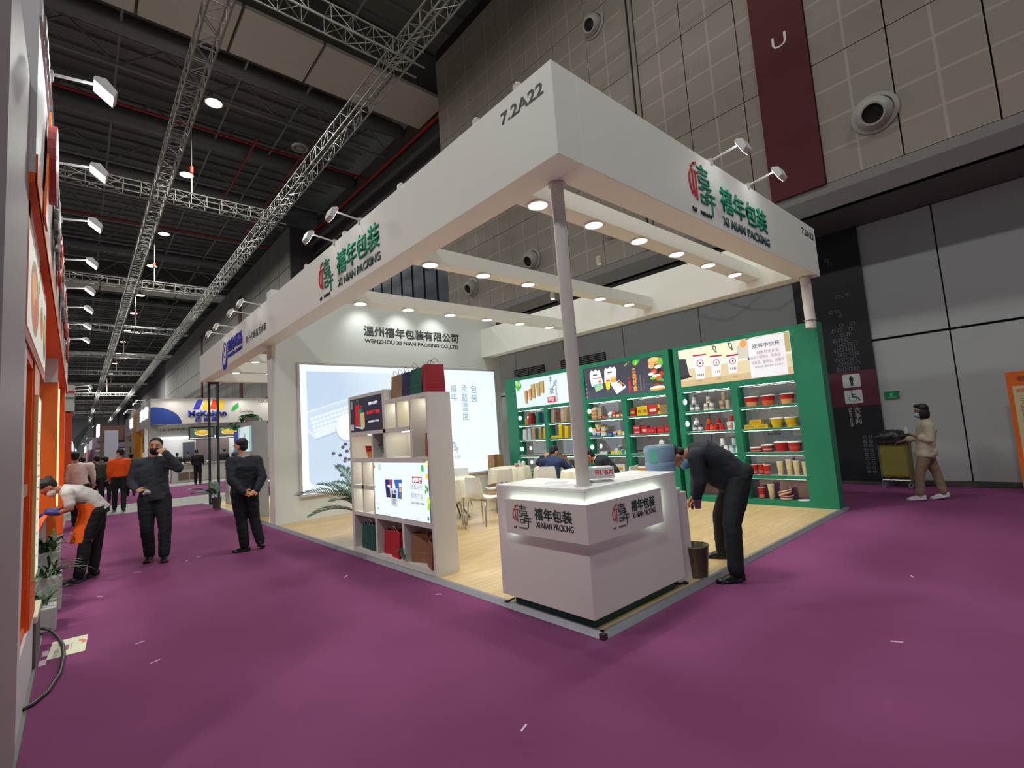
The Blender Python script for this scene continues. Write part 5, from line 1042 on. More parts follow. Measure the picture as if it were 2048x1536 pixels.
def person(label, base, S, J, top='20242c', legs='181a20', shoe='16161a', hair='141214', voxel=.009, k=1.0, fd=(0, 1, 0), ud=(0, 0, 1), mask=None, skin=SKIN, group=None, bulk=1.0, hairstyle='short',
           hem=.0, fing=True, curl=(.7, .7), sleeve=1.0, collar=None, z0=0.0, torso_only=False, detail=True, cloth_name='jacket', amp=.008, extra=None, tside=(1, 1), lk=1.0):
    """J: joints (image-right, toward-camera, height) about base; S = unit vector to image right"""
    t = thing('person', label, 'person', (base[0], base[1], z0), 0, group)
    s = Vector((S[0], S[1], 0)).normalized(); d = Vector((s.y, -s.x, 0))
    V = lambda p: s * p[0] + d * p[1] + Vector((0, 0, p[2]))
    V3 = lambda p: V(p)
    Q = {n: V(p) for n, p in J.items()}
    sv = (Q['shB'] - Q['shA']); sv.normalize(); pv = (Q['hiB'] - Q['hiA']); pv.normalize()
    f = V3(fd).normalized(); u = V3(ud); u = (u - f * u.dot(f)).normalized(); r = f.cross(u)
    Rm = Matrix((r, f, u)).transposed()
    hc = Q['hed']; sk = mat(skin, .5, var=.04, scale=14)
    H = lambda a, b_, c: hc + Rm @ (Vector((a, b_, c)) * k)
    body = MB()
    sides = [pv, (pv + sv).normalized(), sv, sv]
    loft(body, [Q['pel'], Q['wai'], Q['che'], Q['nek']], [(.145 * k, .095 * k), (.125 * k, .085 * k), (.15 * k, .10 * k), (.05 * k, .05 * k)], sides)
    limb(body, [Q['nek'] - (Q['hed'] - Q['nek']) * .3, Q['hed'] - u * .04 * k], [.056 * k, .05 * k])
    for X in 'AB':
        limb(body, [Q['che'].lerp(Q['nek'], .45), Q['sh' + X], Q['el' + X], Q['wr' + X]], [.055 * k, .052 * k, .040 * k, .027 * k])
        limb(body, [Q['hi' + X], Q['kn' + X], Q['an' + X]], [.078 * k, .052 * k, .036 * k])
    # head
    body.ell(H(0, -.012, .03), (.074 * k, .092 * k, .092 * k), Rm, 20, 14); body.ell(H(0, .014, -.035), (.058 * k, .068 * k, .078 * k), Rm, 18, 12); body.ell(H(0, .045, -.085), (.03 * k, .03 * k, .026 * k), Rm)
    body.ell(H(0, .083, -.018), (.013 * k, .02 * k, .022 * k), Rm, 10, 8); body.ell(H(0, .068, .038), (.05 * k, .018 * k, .016 * k), Rm)
    for q in (-1, 1): body.ell(H(.077 * q, -.012, -.012), (.011 * k, .021 * k, .032 * k), Rm, 10, 8)
    # hands: palm, four fingers, thumb off the side
    for X, cl, ts in (('A', curl[0], tside[0]), ('B', curl[1], tside[1])):
        w = Q['wr' + X]; hd = (Q['ha' + X] - w).normalized(); fa = (w - Q['el' + X]).normalized()
        n = hd.cross(sv); n = n.normalized() if n.length > .2 else hd.orthogonal().normalized()
        if 'pn' + X in J: n = V3(J['pn' + X]); n = (n - hd * n.dot(hd)).normalized()
        sdw = hd.cross(n).normalized() * ts
        hk = k * 1.02
        loft(body, [w, w + hd * .04 * hk, w + hd * .085 * hk], [(.028 * hk, .017 * hk), (.038 * hk, .018 * hk), (.040 * hk, .014 * hk)], sdw, 12)
        for i, (off, L) in enumerate(((-.030, .062), (-.010, .072), (.011, .068), (.030, .053))):
            p = w + hd * .08 * hk + sdw * off * hk; dd = hd.copy(); pts = [p]
            for q in range(3):
                a = cl * (.35 + .35 * q); dd2 = (hd * cos(a) + n * sin(a)); p = p + dd2 * L * hk * (.42, .32, .26)[q]; pts.append(p)
            limb(body, pts, [.0095 * hk, .009 * hk, .0082 * hk, .007 * hk], 8)
        p = w + hd * .025 * hk - sdw * .03 * hk; t1 = p + (hd * .6 - sdw * .75 + n * .2).normalized() * .036 * hk; t2 = t1 + (hd * .85 - sdw * .2 + n * .45 * cl).normalized() * .032 * hk
        limb(body, [p, t1, t2], [.014 * hk, .011 * hk, .009 * hk], 8)
    remeshed(body, min(voxel, .0065) if fing else voxel, 'body', sk, t, 2)
    # face details
    if detail:
        for q in (-1, 1):
            MB().ell(H(.031 * q, .079, .006), (.014 * k, .006 * k, .005 * k), Rm, 12, 8).obj('eye', mat('241a18', .3), t, True)
            MB().ell(H(.032 * q, .082, .030), (.020 * k, .006 * k, .0045 * k), Rm, 12, 8).obj('eyebrow', mat('1c1614', .7), t, True)
        if not mask: MB().ell(H(0, .082, -.062), (.022 * k, .006 * k, .006 * k), Rm, 12, 8).obj('mouth', mat('94504a', .5), t, True)
    if mask:
        c, off = mask
        m_ = MB(); m_.ell(H(0, .038, -.055 + off), (.063 * k, .068 * k, .056 * k), Rm, 20, 14)
        remeshed(m_, .006, 'face_mask', mat(c, .7), t, 2)
        for q in (-1, 1): MB().tube([H(.056 * q, .05, -.035 + off), H(.076 * q, .01, -.01), H(.08 * q, -.03, -.01)], .002, 5).obj('mask_strap', mat('d8d8dc', .6), t)
    hm = mat(hair, .55, var=.1, scale=40); hb = MB()
    hb.ell(H(0, -.030, .056), (.083 * k, .094 * k, .086 * k), Rm, 20, 14); hb.ell(H(0, -.055, .0), (.074 * k, .060 * k, .070 * k), Rm)
    if hairstyle == 'bob':
        hb.ell(H(0, -.05, -.04), (.092 * k, .075 * k, .105 * k), Rm); hb.ell(H(.07, -.005, -.05), (.025 * k, .05 * k, .09 * k), Rm); hb.ell(H(-.07, -.005, -.05), (.025 * k, .05 * k, .09 * k), Rm); hb.ell(H(0, .03, .105), (.07 * k, .06 * k, .03 * k), Rm)
    if hairstyle == 'bun': hb.ell(H(0, -.125, .06), (.038 * k, .035 * k, .038 * k), Rm); hb.ell(H(0, -.05, .03), (.085 * k, .085 * k, .09 * k), Rm)
    remeshed(hb, .008, 'hair', hm, t, 2, .004, 30)
    # clothes
    tm_ = mat(top, .8, var=.07, scale=7, bump=.2); B = bulk
    jk = MB(); hemp = Q['pel'] + (Q['pel'] - Q['wai']).normalized() * hem
    loft(jk, [hemp, Q['pel'], Q['wai'], Q['che'], Q['che'].lerp(Q['nek'], .55), Q['nek'] + (Q['nek'] - Q['che']).normalized() * .012], [(.172 * k * B, .125 * k * B), (.17 * k * B, .122 * k * B), (.160 * k * B, .118 * k * B), (.182 * k * B, .132 * k * B), (.15 * k * B, .105 * k * B), (.078 * k, .075 * k)], [pv, pv, (pv + sv).normalized(), sv, sv, sv])
    for X in 'AB':
        w = Q['el' + X].lerp(Q['wr' + X], sleeve if sleeve <= 1 else 1) if sleeve > .05 else Q['sh' + X].lerp(Q['el' + X], .75)
        cuff = (.044 if sleeve > .9 else .052) * k
        if sleeve > .05: limb(jk, [Q['che'].lerp(Q['nek'], .45), Q['sh' + X], Q['el' + X], w], [.082 * k * B, .080 * k * B, .062 * k * B, cuff * B])
        else: limb(jk, [Q['che'].lerp(Q['nek'], .45), Q['sh' + X], w], [.08 * k * B, .078 * k * B, .066 * k * B])
    if extra: 
        for c, r_ in extra: jk.ell(V(c), r_, Matrix((s, d, Vector((0, 0, 1)))).transposed())
    remeshed(jk, voxel, cloth_name, tm_, t, 7, amp)
    lm = mat(legs, .85, var=.06, scale=7, bump=.15); tr = MB()
    loft(tr, [Q['pel'] + (Q['wai'] - Q['pel']) * .35, Q['pel'], (Q['hiA'] + Q['hiB']) / 2 + (Q['pel'] - Q['wai']).normalized() * .03], [(.150 * k, .108 * k), (.165 * k, .118 * k), (.15 * k, .112 * k)], pv)
    for X in 'AB':
        a, kn, an = Q['hi' + X], Q['kn' + X], Q['an' + X]
        limb(tr, [a, a.lerp(kn, .5), kn, kn.lerp(an, .5), an.lerp(kn, .04)], [.100 * k * lk, .092 * k * lk, .074 * k * lk, .070 * k * lk, .064 * k * lk])
    remeshed(tr, voxel, 'trousers', lm, t, 7, amp * .8)
    for X in 'AB':
        an, to = Q['an' + X], Q['to' + X]; fdn = (to - an); fdn.z = 0; L = max(.16, fdn.length) * 1.0; fdn.normalize(); hz = max(0.0, min(an.z - .085, .25)); slope = (to.z - .035 - hz) / L
        ups = Vector((0, 0, 1)); sd_ = fdn.cross(ups)
        P_ = lambda a, z: Vector((an.x, an.y, hz)) + fdn * a + ups * (z + slope * a)
        sh = MB(); M3 = Matrix((sd_, (fdn + ups * slope).normalized(), ups)).transposed()
        sh.ell(P_(-.035 * k, .045), (.036 * k, .045 * k, .045), M3, 14, 10); sh.ell(P_(.06 * k, .040), (.043 * k, .08 * k, .038), M3, 16, 10); sh.ell(P_(.14 * k, .030), (.040 * k, .06 * k, .028), M3, 14, 10); sh.bar(P_(-.005, .05), P_(-.005, .105), .046 * k, 12)
        sp = [(-.075, -.03), (-.075, .03), (.03, .045), (.15, .044), (.20, .0), (.15, -.044), (.03, -.045)]
        sh.add([P_(a * k, z) + sd_ * b_ * k for z in (.0, .02) for a, b_ in sp], [tuple(range(7)), tuple(range(13, 6, -1))] + [(i, (i + 1) % 7, 7 + (i + 1) % 7, 7 + i) for i in range(7)])
        remeshed(sh, .007 if voxel < .012 else .010, 'shoe', mat(shoe, .3, var=.02), t, 1)
    if collar:
        cm = MB(); n_ = Q['nek']; dn = (Q['hed'] - Q['nek']).normalized()
        loft(cm, [n_ - dn * .05, n_ - dn * .01, n_ + dn * .02], [(.12 * k, .10 * k), (.085 * k, .085 * k), (.080 * k, .082 * k)], sv)
        remeshed(cm, .008, 'collar', mat(collar, .7), t, 2)
    return t, V
STAND = lambda o, k=1.0: None
# man walking toward the camera, hand at his mask
m1, V = person('man in black jacket walking toward the camera with a hand at his black mask', (-2.035, 6.99), (.995, -.1), dict(
    pel=(-.055, 0, .99), wai=(-.065, 0, 1.16), che=(-.08, 0, 1.40), nek=(-.075, 0, 1.57), hed=(-.045, .02, 1.735), shA=(-.265, 0, 1.49), elA=(-.335, -.02, 1.22), wrA=(-.285, .16, 1.12), haA=(-.21, .22, 1.09),
    shB=(.115, .0, 1.50), elB=(.25, .14, 1.385), wrB=(.085, .22, 1.625), haB=(.0, .18, 1.69), hiA=(-.155, 0, .95), hiB=(.045, 0, .95), knA=(-.15, .03, .52), knB=(.078, .12, .50), anA=(-.115, -.04, .10), toA=(-.16, .14, .035), anB=(.062, .14, .10), toB=(.07, .33, .03)),
    top='363c46', legs='20222a', k=1.1, fd=(-.12, 1, .06), ud=(.1, -.06, 1), mask=('18181c', -.002), bulk=1.08, lk=1.1, curl=(.9, 1.3), hem=.07, voxel=.009)
w_ = MB(); w_.ell(V((-.15, .27, 1.075)), (.035, .025, .03)); w_.ell(V((-.125, .28, 1.06)), (.025, .03, .025)); w_.ell(V((-.17, .26, 1.05)), (.03, .02, .02))
bo = remeshed(w_, .006, 'tissue', mat('c8ccd8', .6), None, 1, .01, 40); bo.location = (-2.035, 6.99, 0); tag(bo, 'crumpled white tissue in the hand of the man with the black mask', 'tissue')
# man seen from behind with hands clasped behind his back
m2, V = person('man in black hooded jacket seen from behind with hands clasped behind him', (-.995, 6.316), (.975, -.22), dict(
    pel=(0, 0, .96), wai=(.02, 0, 1.12), che=(.02, 0, 1.33), nek=(.0, -.02, 1.50), hed=(-.045, -.05, 1.645), shA=(-.165, -.02, 1.41), elA=(-.165, .12, 1.13), wrA=(-.01, .20, .945), haA=(.07, .215, .90),
    shB=(.185, .0, 1.40), elB=(.265, .10, 1.14), wrB=(.18, .20, .955), haB=(.10, .225, .905), hiA=(-.085, 0, .92), hiB=(.095, 0, .92), knA=(-.045, -.02, .50), knB=(.135, -.05, .51), anA=(.0, .02, .09), toA=(-.14, -.05, .03), anB=(.215, .02, .13), toB=(.26, -.16, .035)),
    top='141a24', legs='10131c', k=1.03, fd=(-.86, -.5, -.08), ud=(.05, 0, 1), mask=('6fb0cc', 0), collar='8e8a84', bulk=1.12, lk=1.1, curl=(1.2, 1.1), hem=.06, skin='b98462')
# bent woman tending the planter at the left booth
m3, V = person('woman in white T-shirt and orange apron bending over the planter', (-2.8, 6.45), (1, -.02), dict(
    pel=(.035, 0, .94), wai=(-.06, 0, 1.09), che=(-.20, 0, 1.165), nek=(-.345, 0, 1.235), hed=(-.475, 0, 1.27), shA=(-.285, .17, 1.185), elA=(-.25, .2, .99), wrA=(-.37, .13, .945), haA=(-.46, .1, .965), shB=(-.285, -.16, 1.19), elB=(-.27, -.2, 1.0), wrB=(-.39, -.1, .96), haB=(-.47, -.07, .97),
    hiA=(.03, .09, .89), hiB=(.03, -.09, .89), knA=(-.10, .10, .50), knB=(.02, -.10, .50), anA=(-.16, .12, .10), toA=(-.36, .16, .03), anB=(-.02, -.08, .10), toB=(-.18, -.1, .03)),
    top='ccc8c4', legs='141216', hair='1a1414', k=.98, fd=(-.42, .12, -.9), ud=(-.88, 0, .45), mask=('c8c4c4', 0), hairstyle='bun', sleeve=0, bulk=.95, skin='a8705c', cloth_name='shirt', hem=.05, curl=(.7, .7))
ap = MB(); vs = []; na = 13; lv = [(1.03, -.055, .155, .135), (.93, .0, .17, .155), (.80, -.025, .165, .15), (.66, -.065, .165, .155), (.52, -.095, .17, .16)]
for off in (0, .006):
    for z, c, rs_, rd in lv:
        for i in range(na):
            a = radians(68 + 224 * i / (na - 1)); vs.append(V((c + (rs_ + off) * cos(a), (rd + off) * sin(a) , z)))
n2 = len(lv) * na; fs = [(o + i * na + q, o + i * na + q + 1, o + (i + 1) * na + q + 1, o + (i + 1) * na + q) for o in (0, n2) for i in range(len(lv) - 1) for q in range(na - 1)]
fs += [(i * na + e, (i + 1) * na + e, n2 + (i + 1) * na + e, n2 + i * na + e) for i in range(len(lv) - 1) for e in (0, na - 1)] + [(b_ + q, b_ + q + 1, n2 + b_ + q + 1, n2 + b_ + q) for b_ in (0, (len(lv) - 1) * na) for q in range(na - 1)]
ap.add(vs, fs).obj('apron', mat('f0600f', .6, var=.04), m3, True)
MB().prism([(0, 0), (.10, .01), (.09, .05), (.01, .04)], lambda u, v, dd: V((-.12 + u * .9, .02 + v + dd, 1.296 - u * .12)), 0, .003).obj('shirt_print', mat('c8a458', .6), m3)
for h in ('A', 'B'):
    q = {'A': ((-.37, .13, .945), (-.47, .1, .965)), 'B': ((-.39, -.1, .96), (-.48, -.07, .97))}[h]
    g_ = MB(); a, b_ = V(q[0]), V(q[1]); limb(g_, [a, a.lerp(b_, .6), b_], [.036, .042, .036]); 
    for i in range(4): limb(g_, [b_ + Vector((0, .014 * (i - 1.5), 0)), b_ + Vector((-.05, .016 * (i - 1.5), -.02)), b_ + Vector((-.08, .016 * (i - 1.5), -.05))], [.012, .011, .010], 8)
    remeshed(g_, .006, 'glove', mat('34347c', .5), m3, 1)
# man bending at the water dispenser
m4, V = person('man in black suit bending down at the water dispenser with lowered mask', (1.95, .08), (.466, -.885), dict(
    pel=(.315, 0, .98), wai=(.185, 0, 1.13), che=(.005, 0, 1.235), nek=(-.135, 0, 1.245), hed=(-.255, .0, 1.195), shA=(-.07, .18, 1.205), elA=(-.055, .22, .965), wrA=(-.10, .19, .80), haA=(-.165, .15, .725), shB=(-.07, -.17, 1.205), elB=(-.085, -.16, .95), wrB=(-.12, .02, .80), haB=(-.19, .05, .735),
    hiA=(.31, .09, .93), hiB=(.29, -.10, .93), knA=(.20, .21, .54), knB=(.12, -.26, .545), anA=(.19, .29, .10), toA=(.02, .34, .03), anB=(.10, -.43, .13), toB=(-.05, -.45, .065)),
    top='191d27', legs='14161c', k=1.03, fd=(-.30, .10, -.95), ud=(-.93, 0, .3), mask=('6d9cc4', -.03), bulk=1.08, lk=1.16, hem=.06, extra=[((.13, 0, 1.03), (.16, .15, .17)), ((.30, .0, .98), (.15, .17, .14)), ((.20, 0, .98), (.15, .15, .17)), ((.35, 0, 1.03), (.12, .17, .09))], curl=(1.1, 1.0), skin='a87054', amp=.006)
tag(MB().tube([tuple(V((-.17 + .03, .13, 1.12)) + Vector((1.95, .08, 0))), tuple(V((-.115, .14, 1.0)) + Vector((1.95, .08, 0))), tuple(V((-.09, .14, .88)) + Vector((1.95, .08, 0))), tuple(V((-.12, .14, .80)) + Vector((1.95, .08, 0)))], .006, 6).obj('lanyard', mat('8090b0', .6)), 'pale lanyard hanging from the neck of the bending man', 'lanyard')
pc = thing('purple_cup', 'purple translucent plastic cup held by the bending man', 'cup', tuple(V((-.10, .20, .69)) + Vector((1.95, .08, 0)))); MB().lathe([(0, 0), (.03, 0), (.04, .09), (.037, .09), (.028, .01), (0, .008)], seg=18).obj('cup_wall', mat('6c3c70', .3, alpha=.85, var=0), pc, True)
# woman walking on the right
m5, V = person('woman in cream jacket and khaki trousers walking past the grey wall', (7.507, -.837), (.159, -.987), dict(
    pel=(.035, 0, .84), wai=(.055, 0, .99), che=(.085, 0, 1.16), nek=(.085, 0, 1.30), hed=(.045, 0, 1.45), shA=(.10, .15, 1.22), elA=(.11, .20, 1.0), wrA=(-.07, .19, 1.06), haA=(-.16, .16, 1.11), shB=(.06, -.15, 1.21), elB=(-.06, -.17, 1.02), wrB=(-.23, -.13, .97), haB=(-.31, -.12, .95),
    hiA=(.04, .08, .81), hiB=(.03, -.08, .81), knA=(-.08, .09, .43), knB=(.13, -.09, .44), anA=(-.11, .1, .10), toA=(-.28, .1, .03), anB=(.185, -.08, .12), toB=(.02, -.08, .03)),
    top='bdb7a0', legs='84705c', shoe='c8c4cc', hair='141214', k=.95, fd=(-1, .15, -.05), mask=('9cb4cc', 0), hairstyle='bob', bulk=1.12, sleeve=.6, collar='b0a484', hem=.13, curl=(1.2, .7), voxel=.011, skin='8e6450', extra=[((.04, 0, .78), (.16, .16, .11))])
bt = thing('drink_bottle', 'small white bottle held up by the walking woman', 'bottle', tuple(V((-.175, .14, 1.10)) + Vector((7.507, -.837, 0)))); MB().lathe([(0, 0), (.028, 0), (.03, .08), (.012, .11), (.012, .13), (0, .13)], seg=14).obj('bottle', mat('c0c4c8', .3), bt, True)
# seated men inside the booth
m6, V = person('seated man in navy jacket seen from behind at the table', (4.1, 4.65), (.711, -.703), dict(
    pel=(.16, .0, .60), wai=(.165, 0, .74), che=(.185, -.05, .90), nek=(.21, -.11, 1.01), hed=(.235, -.17, 1.105), shA=(.01, -.03, .93), elA=(-.06, -.2, .72), wrA=(.12, -.42, .83), haA=(.2, -.46, .84), shB=(.36, -.03, .92), elB=(.52, -.1, .74), wrB=(.56, -.34, .83), haB=(.52, -.43, .84),
    hiA=(.08, -.02, .55), hiB=(.26, -.02, .55), knA=(.14, -.42, .56), knB=(.36, -.40, .56), anA=(.16, -.44, .13), toA=(.16, -.6, .07), anB=(.38, -.42, .13), toB=(.4, -.58, .07)),
    top='27355a', legs='16181e', k=1.0, fd=(.62, -.62, -.45), ud=(.1, 0, 1), bulk=1.05, voxel=.012)
m7, V = person('seated man in black suit with white collar leaning over the table', (4.3, 2.75), (.586, -.81), dict(
    pel=(-.20, 0, .60), wai=(-.27, 0, .76), che=(-.42, 0, .93), nek=(-.55, 0, .99), hed=(-.66, 0, 1.045), shA=(-.46, .17, .94), elA=(-.55, .24, .74), wrA=(-.72, .14, .83), haA=(-.80, .1, .83), shB=(-.46, -.17, .94), elB=(-.60, -.22, .76), wrB=(-.76, -.14, .83), haB=(-.83, -.1, .83),
    hiA=(-.22, .09, .55), hiB=(-.22, -.09, .55), knA=(-.62, .12, .56), knB=(-.62, -.12, .56), anA=(-.64, .12, .13), toA=(-.8, .12, .07), anB=(-.64, -.12, .13), toB=(-.8, -.12, .07)),
    top='16191f', legs='14161a', k=1.0, fd=(-.72, .1, -.65), ud=(-.5, 0, .8), bulk=1.05, voxel=.012, collar='d0d0d4', skin='a4684c')
m8, V = person('person in dark grey puffer jacket seated behind the man in navy', (5.18, 5.42), (.70, -.71), dict(
    pel=(.0, 0, .60), wai=(.0, 0, .74), che=(-.02, -.0, .90), nek=(-.0, -.0, 1.0), hed=(.0, 0, 1.06), shA=(-.19, 0, .92), elA=(-.34, .08, .84), wrA=(-.22, .16, .97), haA=(-.13, .16, 1.02), shB=(.17, 0, .92), elB=(.2, .1, .72), wrB=(.1, .25, .82), haB=(.02, .3, .84),
    hiA=(-.09, 0, .55), hiB=(.09, 0, .55), knA=(-.1, .36, .54), knB=(.1, .36, .54), anA=(-.1, .36, .13), toA=(-.1, .5, .07), anB=(.1, .36, .13), toB=(.1, .5, .07)),
    top='30343a', legs='14161a', fd=(0, 1, -.4), bulk=1.15, voxel=.013, amp=.014, detail=False)
# people further off
def walker(label, x, y, h=1.72, top='1c1c20', legs='14141a', face=(0, -1, 0), mask=None, hair='161214', group='visitors further down the aisle', step=.12, bulk=1.08, arms=.0, lean=0.0, skin=SKIN, shoe='16161a'):
    k = h / 1.72
    a = math.atan2(y + 2.53, x + 2.99); S = (sin(a), -cos(a))
    J = dict(pel=(0, 0, .95), wai=(lean * .3, -lean * .2, 1.11), che=(lean * .6, -lean * .6, 1.33), nek=(lean * .8, -lean, 1.48), hed=(lean, -lean * 1.3, 1.62), shA=(-.18, -lean * .7, 1.40), elA=(-.23, .0 - arms * .3, 1.14), wrA=(-.22, -.10 - arms, .92 + arms), haA=(-.21, -.15 - arms, .84 + arms), shB=(.18, -lean * .7, 1.40), elB=(.23, .0, 1.14), wrB=(.24, -.06 - arms, .92 + arms), haB=(.23, -.1 - arms, .84 + arms),
             hiA=(-.09, 0, .91), hiB=(.09, 0, .91), knA=(-.095, -.05, .50), knB=(.10, .06, .50), anA=(-.10, -step, .09), toA=(-.11, -step - .16, .03), anB=(.10, step, .09), toB=(.11, step - .16, .03))
    J = {n: tuple(v * k for v in p) for n, p in J.items()}
    return person(label, (x, y), S, J, top=top, legs=legs, k=k, fd=face, mask=mask, hair=hair, group=group, voxel=.022, fing=False, detail=False, bulk=bulk, skin=skin, shoe=shoe)
walker('man in white shirt seen from behind, leaning left past the orange counter', -2.93, 14.0, 1.80, top='e4e0d6', legs='17171b', bulk=.96, lean=-.10, arms=.05)
walker('man in bright orange hooded top and dark trousers walking away', -2.03, 16.9, 1.85, top='f2580f', legs='16181f', bulk=1.0, face=(-.8, -.5, -.1), mask=('d8d4d8', 0), step=.2)
walker('person in black jacket beyond the orange hooded man', -1.29, 24, 1.74, top='17171a')
walker('person in olive jacket between the white shirt and the orange top', -2.47, 20, 1.70, top='38382e')
walker('person in dark jacket with grey shoulder patch next to the olive jacket', -2.2, 21.3, 1.66, top='25262a')
walker('person in dark brown coat at the far left of the aisle', -3.0, 18, 1.70, top='2c2426')
walker('person in maroon coat beyond the dark brown coat', -2.85, 22.5, 1.70, top='4a2424')
walker('person in black standing at the white counter of the far food booth', 1.62, 27.2, 1.74, top='1b1b20', face=(-.3, -1, -.3), lean=-.06, arms=.1)
walker('staff member in black cap behind the far counter, left', 1.5, 33.2, 1.66, top='1c1c20', group='staff behind the far food counter')
walker('staff member in black behind the far counter, second from left', 2.1, 33.6, 1.72, top='1e1e22', group='staff behind the far food counter')
walker('staff member in black behind the far counter beside the dark post', 4.0, 33.2, 1.72, top='17171c', group='staff behind the far food counter')
walker('staff member in black behind the far counter, rightmost', 4.7, 33.4, 1.70, top='1c1c22', group='staff behind the far food counter')
walker('distant visitor in black near the pink stand', -2.2, 36, 1.72, top='1c1a1e'); walker('distant visitor in grey near the far end of the aisle', -1.7, 42, 1.72, top='4a4a50'); walker('distant visitor in dark red further down the aisle', -2.6, 46, 1.72, top='4a1c20')
# ---------------- left booth (orange and white) ----------------
OR = mat('ee5a10', .45, var=.03); OR2 = mat('e06a1c', .45, var=.03); WP = mat('cccacc', .5, var=.02); MV = mat('8c7e80', .55, var=.02)
lbth = thing('orange_booth', 'orange and white food booth running down the left side of the aisle', 'booth', (0, 0, 0))
B = lambda nm, x0, x1, a, b_, z0, z1, m: MB().box(x0, x1, a, b_, z0, z1).obj(nm, m, lbth)
B('side_pier', -3.9, -3.235, .35, 1.52, 0, 3.92, MV)
B('wall_board', -3.9, -3.245, 1.52, 1.86, 0, 4.6, WP)
B('wall_board', -3.9, -3.245, 1.86, 3.15, 0, .42, WP)
B('wall_board', -3.9, -3.245, 1.52, 3.0, 3.12, 4.6, WP)
B('recess_back', -3.75, -3.70, 1.86, 2.55, .42, 2.5, OR); B('recess_side', -3.75, -3.25, 2.50, 2.56, .42, 2.5, OR)
B('niche_shelf', -3.74, -3.26, 1.86, 2.50, 1.38, 1.46, mat('c07c58', .5)); B('niche_shelf', -3.74, -3.26, 1.86, 2.50, .42, .46, OR2)
B('recess_top', -3.75, -3.25, 1.86, 2.56, 2.30, 2.38, OR)
B('orange_frame', -3.75, -3.24, 2.56, 3.16, .42, 3.05, OR2)
MB().box(-3.245, -3.222, 2.62, 3.04, .75, 2.12).obj('poster_light', mat('d8cc80', .5), lbth); 
fpL = fpx(-3.222)
P = Print(fpL, .001, .8); P.p(rect(2.64, 3.02, .77, 2.10), 'dfe0d0'); rg = random.Random(4)
for k in range(13): P.p(rect(2.7, 2.7 + rg.uniform(.12, .28), .9 + k * .085, .915 + k * .085), '8a9488')
P.obj('poster_face', lbth)
B('sign_box', -3.75, -3.235, 1.50, 3.85, 2.36, 3.14, mat('b04018', .5))
P = Print(fpx(-3.232), .001, .55)
P.p(rrect(1.56, 3.75, 2.44, 3.06, .06), 'e0d8cc')
for (u, v, ru, rv, c) in ((2.2, 2.75, .42, .26, '8c8078'), (2.2, 2.75, .38, .23, 'b86838'), (2.15, 2.8, .25, .12, 'd89048'), (2.3, 2.68, .18, .1, 'c05830'), (3.05, 2.74, .3, .2, 'd8d8b8'), (3.05, 2.76, .2, .14, 'c87040'), (3.0, 2.82, .1, .06, '5c9048'), (3.5, 2.72, .2, .22, '48584c'), (3.5, 2.78, .12, .12, 'd0a050'), (2.6, 2.95, .1, .05, '508048')): P.p(disc(u, v, ru, rv, 16), c)
P.obj('food_picture', lbth)
B('header', -3.9, -3.205, 1.45, 14.0, 3.36, 4.52, WP); B('header_underside', -3.9, -3.20, 1.45, 14.0, 3.30, 3.36, OR); B('header_trim', -3.205, -3.195, 1.45, 14.0, 3.30, 3.48, OR2)
B('header_trim', -3.205, -3.192, 1.45, 14.0, 4.40, 4.56, mat('c0bcb8', .35, .4))
rg = random.Random(12); tl = MB()
for k in range(60):
    a = 1.6 + k * .2; tl.box(-3.192, -3.178, a, a + .12, 4.42, 4.52)
tl.obj('silver_tile', mat('9a9a9c', .25, .8), lbth, kind='stuff')
fH = fpx(-3.19)
for i, (s_, a, b_) in enumerate((('蒸', 3.6, 4.5), ('烩', 4.9, 5.8), ('煮', 6.2, 7.1), ('意', 7.5, 8.4), ('食', 8.8, 9.7), ('品', 10.1, 11))): text(s_, lambda u, v, d=0.: (-3.19 + d, 14.6 - u, v), 14.6 - b_, 14.6 - a, 3.62, 4.3, mat('c03818' if i % 2 else '88827e', .45), lbth, depth=.03, bold=.03)
MB().prism(disc(2.6, 3.95, .32, .3, 24), fpx(-3.19), .0, .05).obj('round_emblem', mat('a84848', .4), lbth); MB().prism([(2.0, 3.3), (2.5, 4.35), (2.62, 4.35), (2.3, 3.3)], fpx(-3.19), .0, .012).obj('orange_swoosh', OR2, lbth)
B('back_wall', -6.4, -6.3, 3.16, 30, 0, 4.4, mat('9a8e86', .6)); B('white_infill', -3.86, -3.25, 8.3, 8.36, 2.9, 3.3, WP)
B('orange_pillar', -3.62, -3.245, 8.36, 9.0, 0, 2.95, OR2); MB().box(-3.244, -3.225, 8.40, 8.50, .9, 2.8).obj('light_edge', emi('f8e8a8', 1.4), lbth)
B('orange_pillar', -3.62, -3.23, 12.8, 13.6, 0, 3.3, OR); B('counter_front', -3.9, -3.35, 5.6, 8.3, 0, .80, mat('aaa6a0', .5)); B('counter_top', -3.95, -3.32, 5.55, 8.3, .80, .84, OR)
B('orange_panel', -6.2, -3.7, 8.9, 9.0, 0, 3.3, OR)
gh = 'arm floodlights on the orange booth header'
LN = ['nearest', 'second', 'third', 'fourth', 'fifth', 'sixth', 'seventh', 'farthest']
for i, y in enumerate((2.42, 3.95, 5.5, 7.15, 8.8, 10.25, 11.9, 13.65)):
    arm_light((-3.2, y, 4.62), (1, 0), LN[i] + ' arm floodlight of the row along the orange booth header', gh, aim=(-3.2, y, 3.9), power=10, bright=26, L=.30, tilt=42)
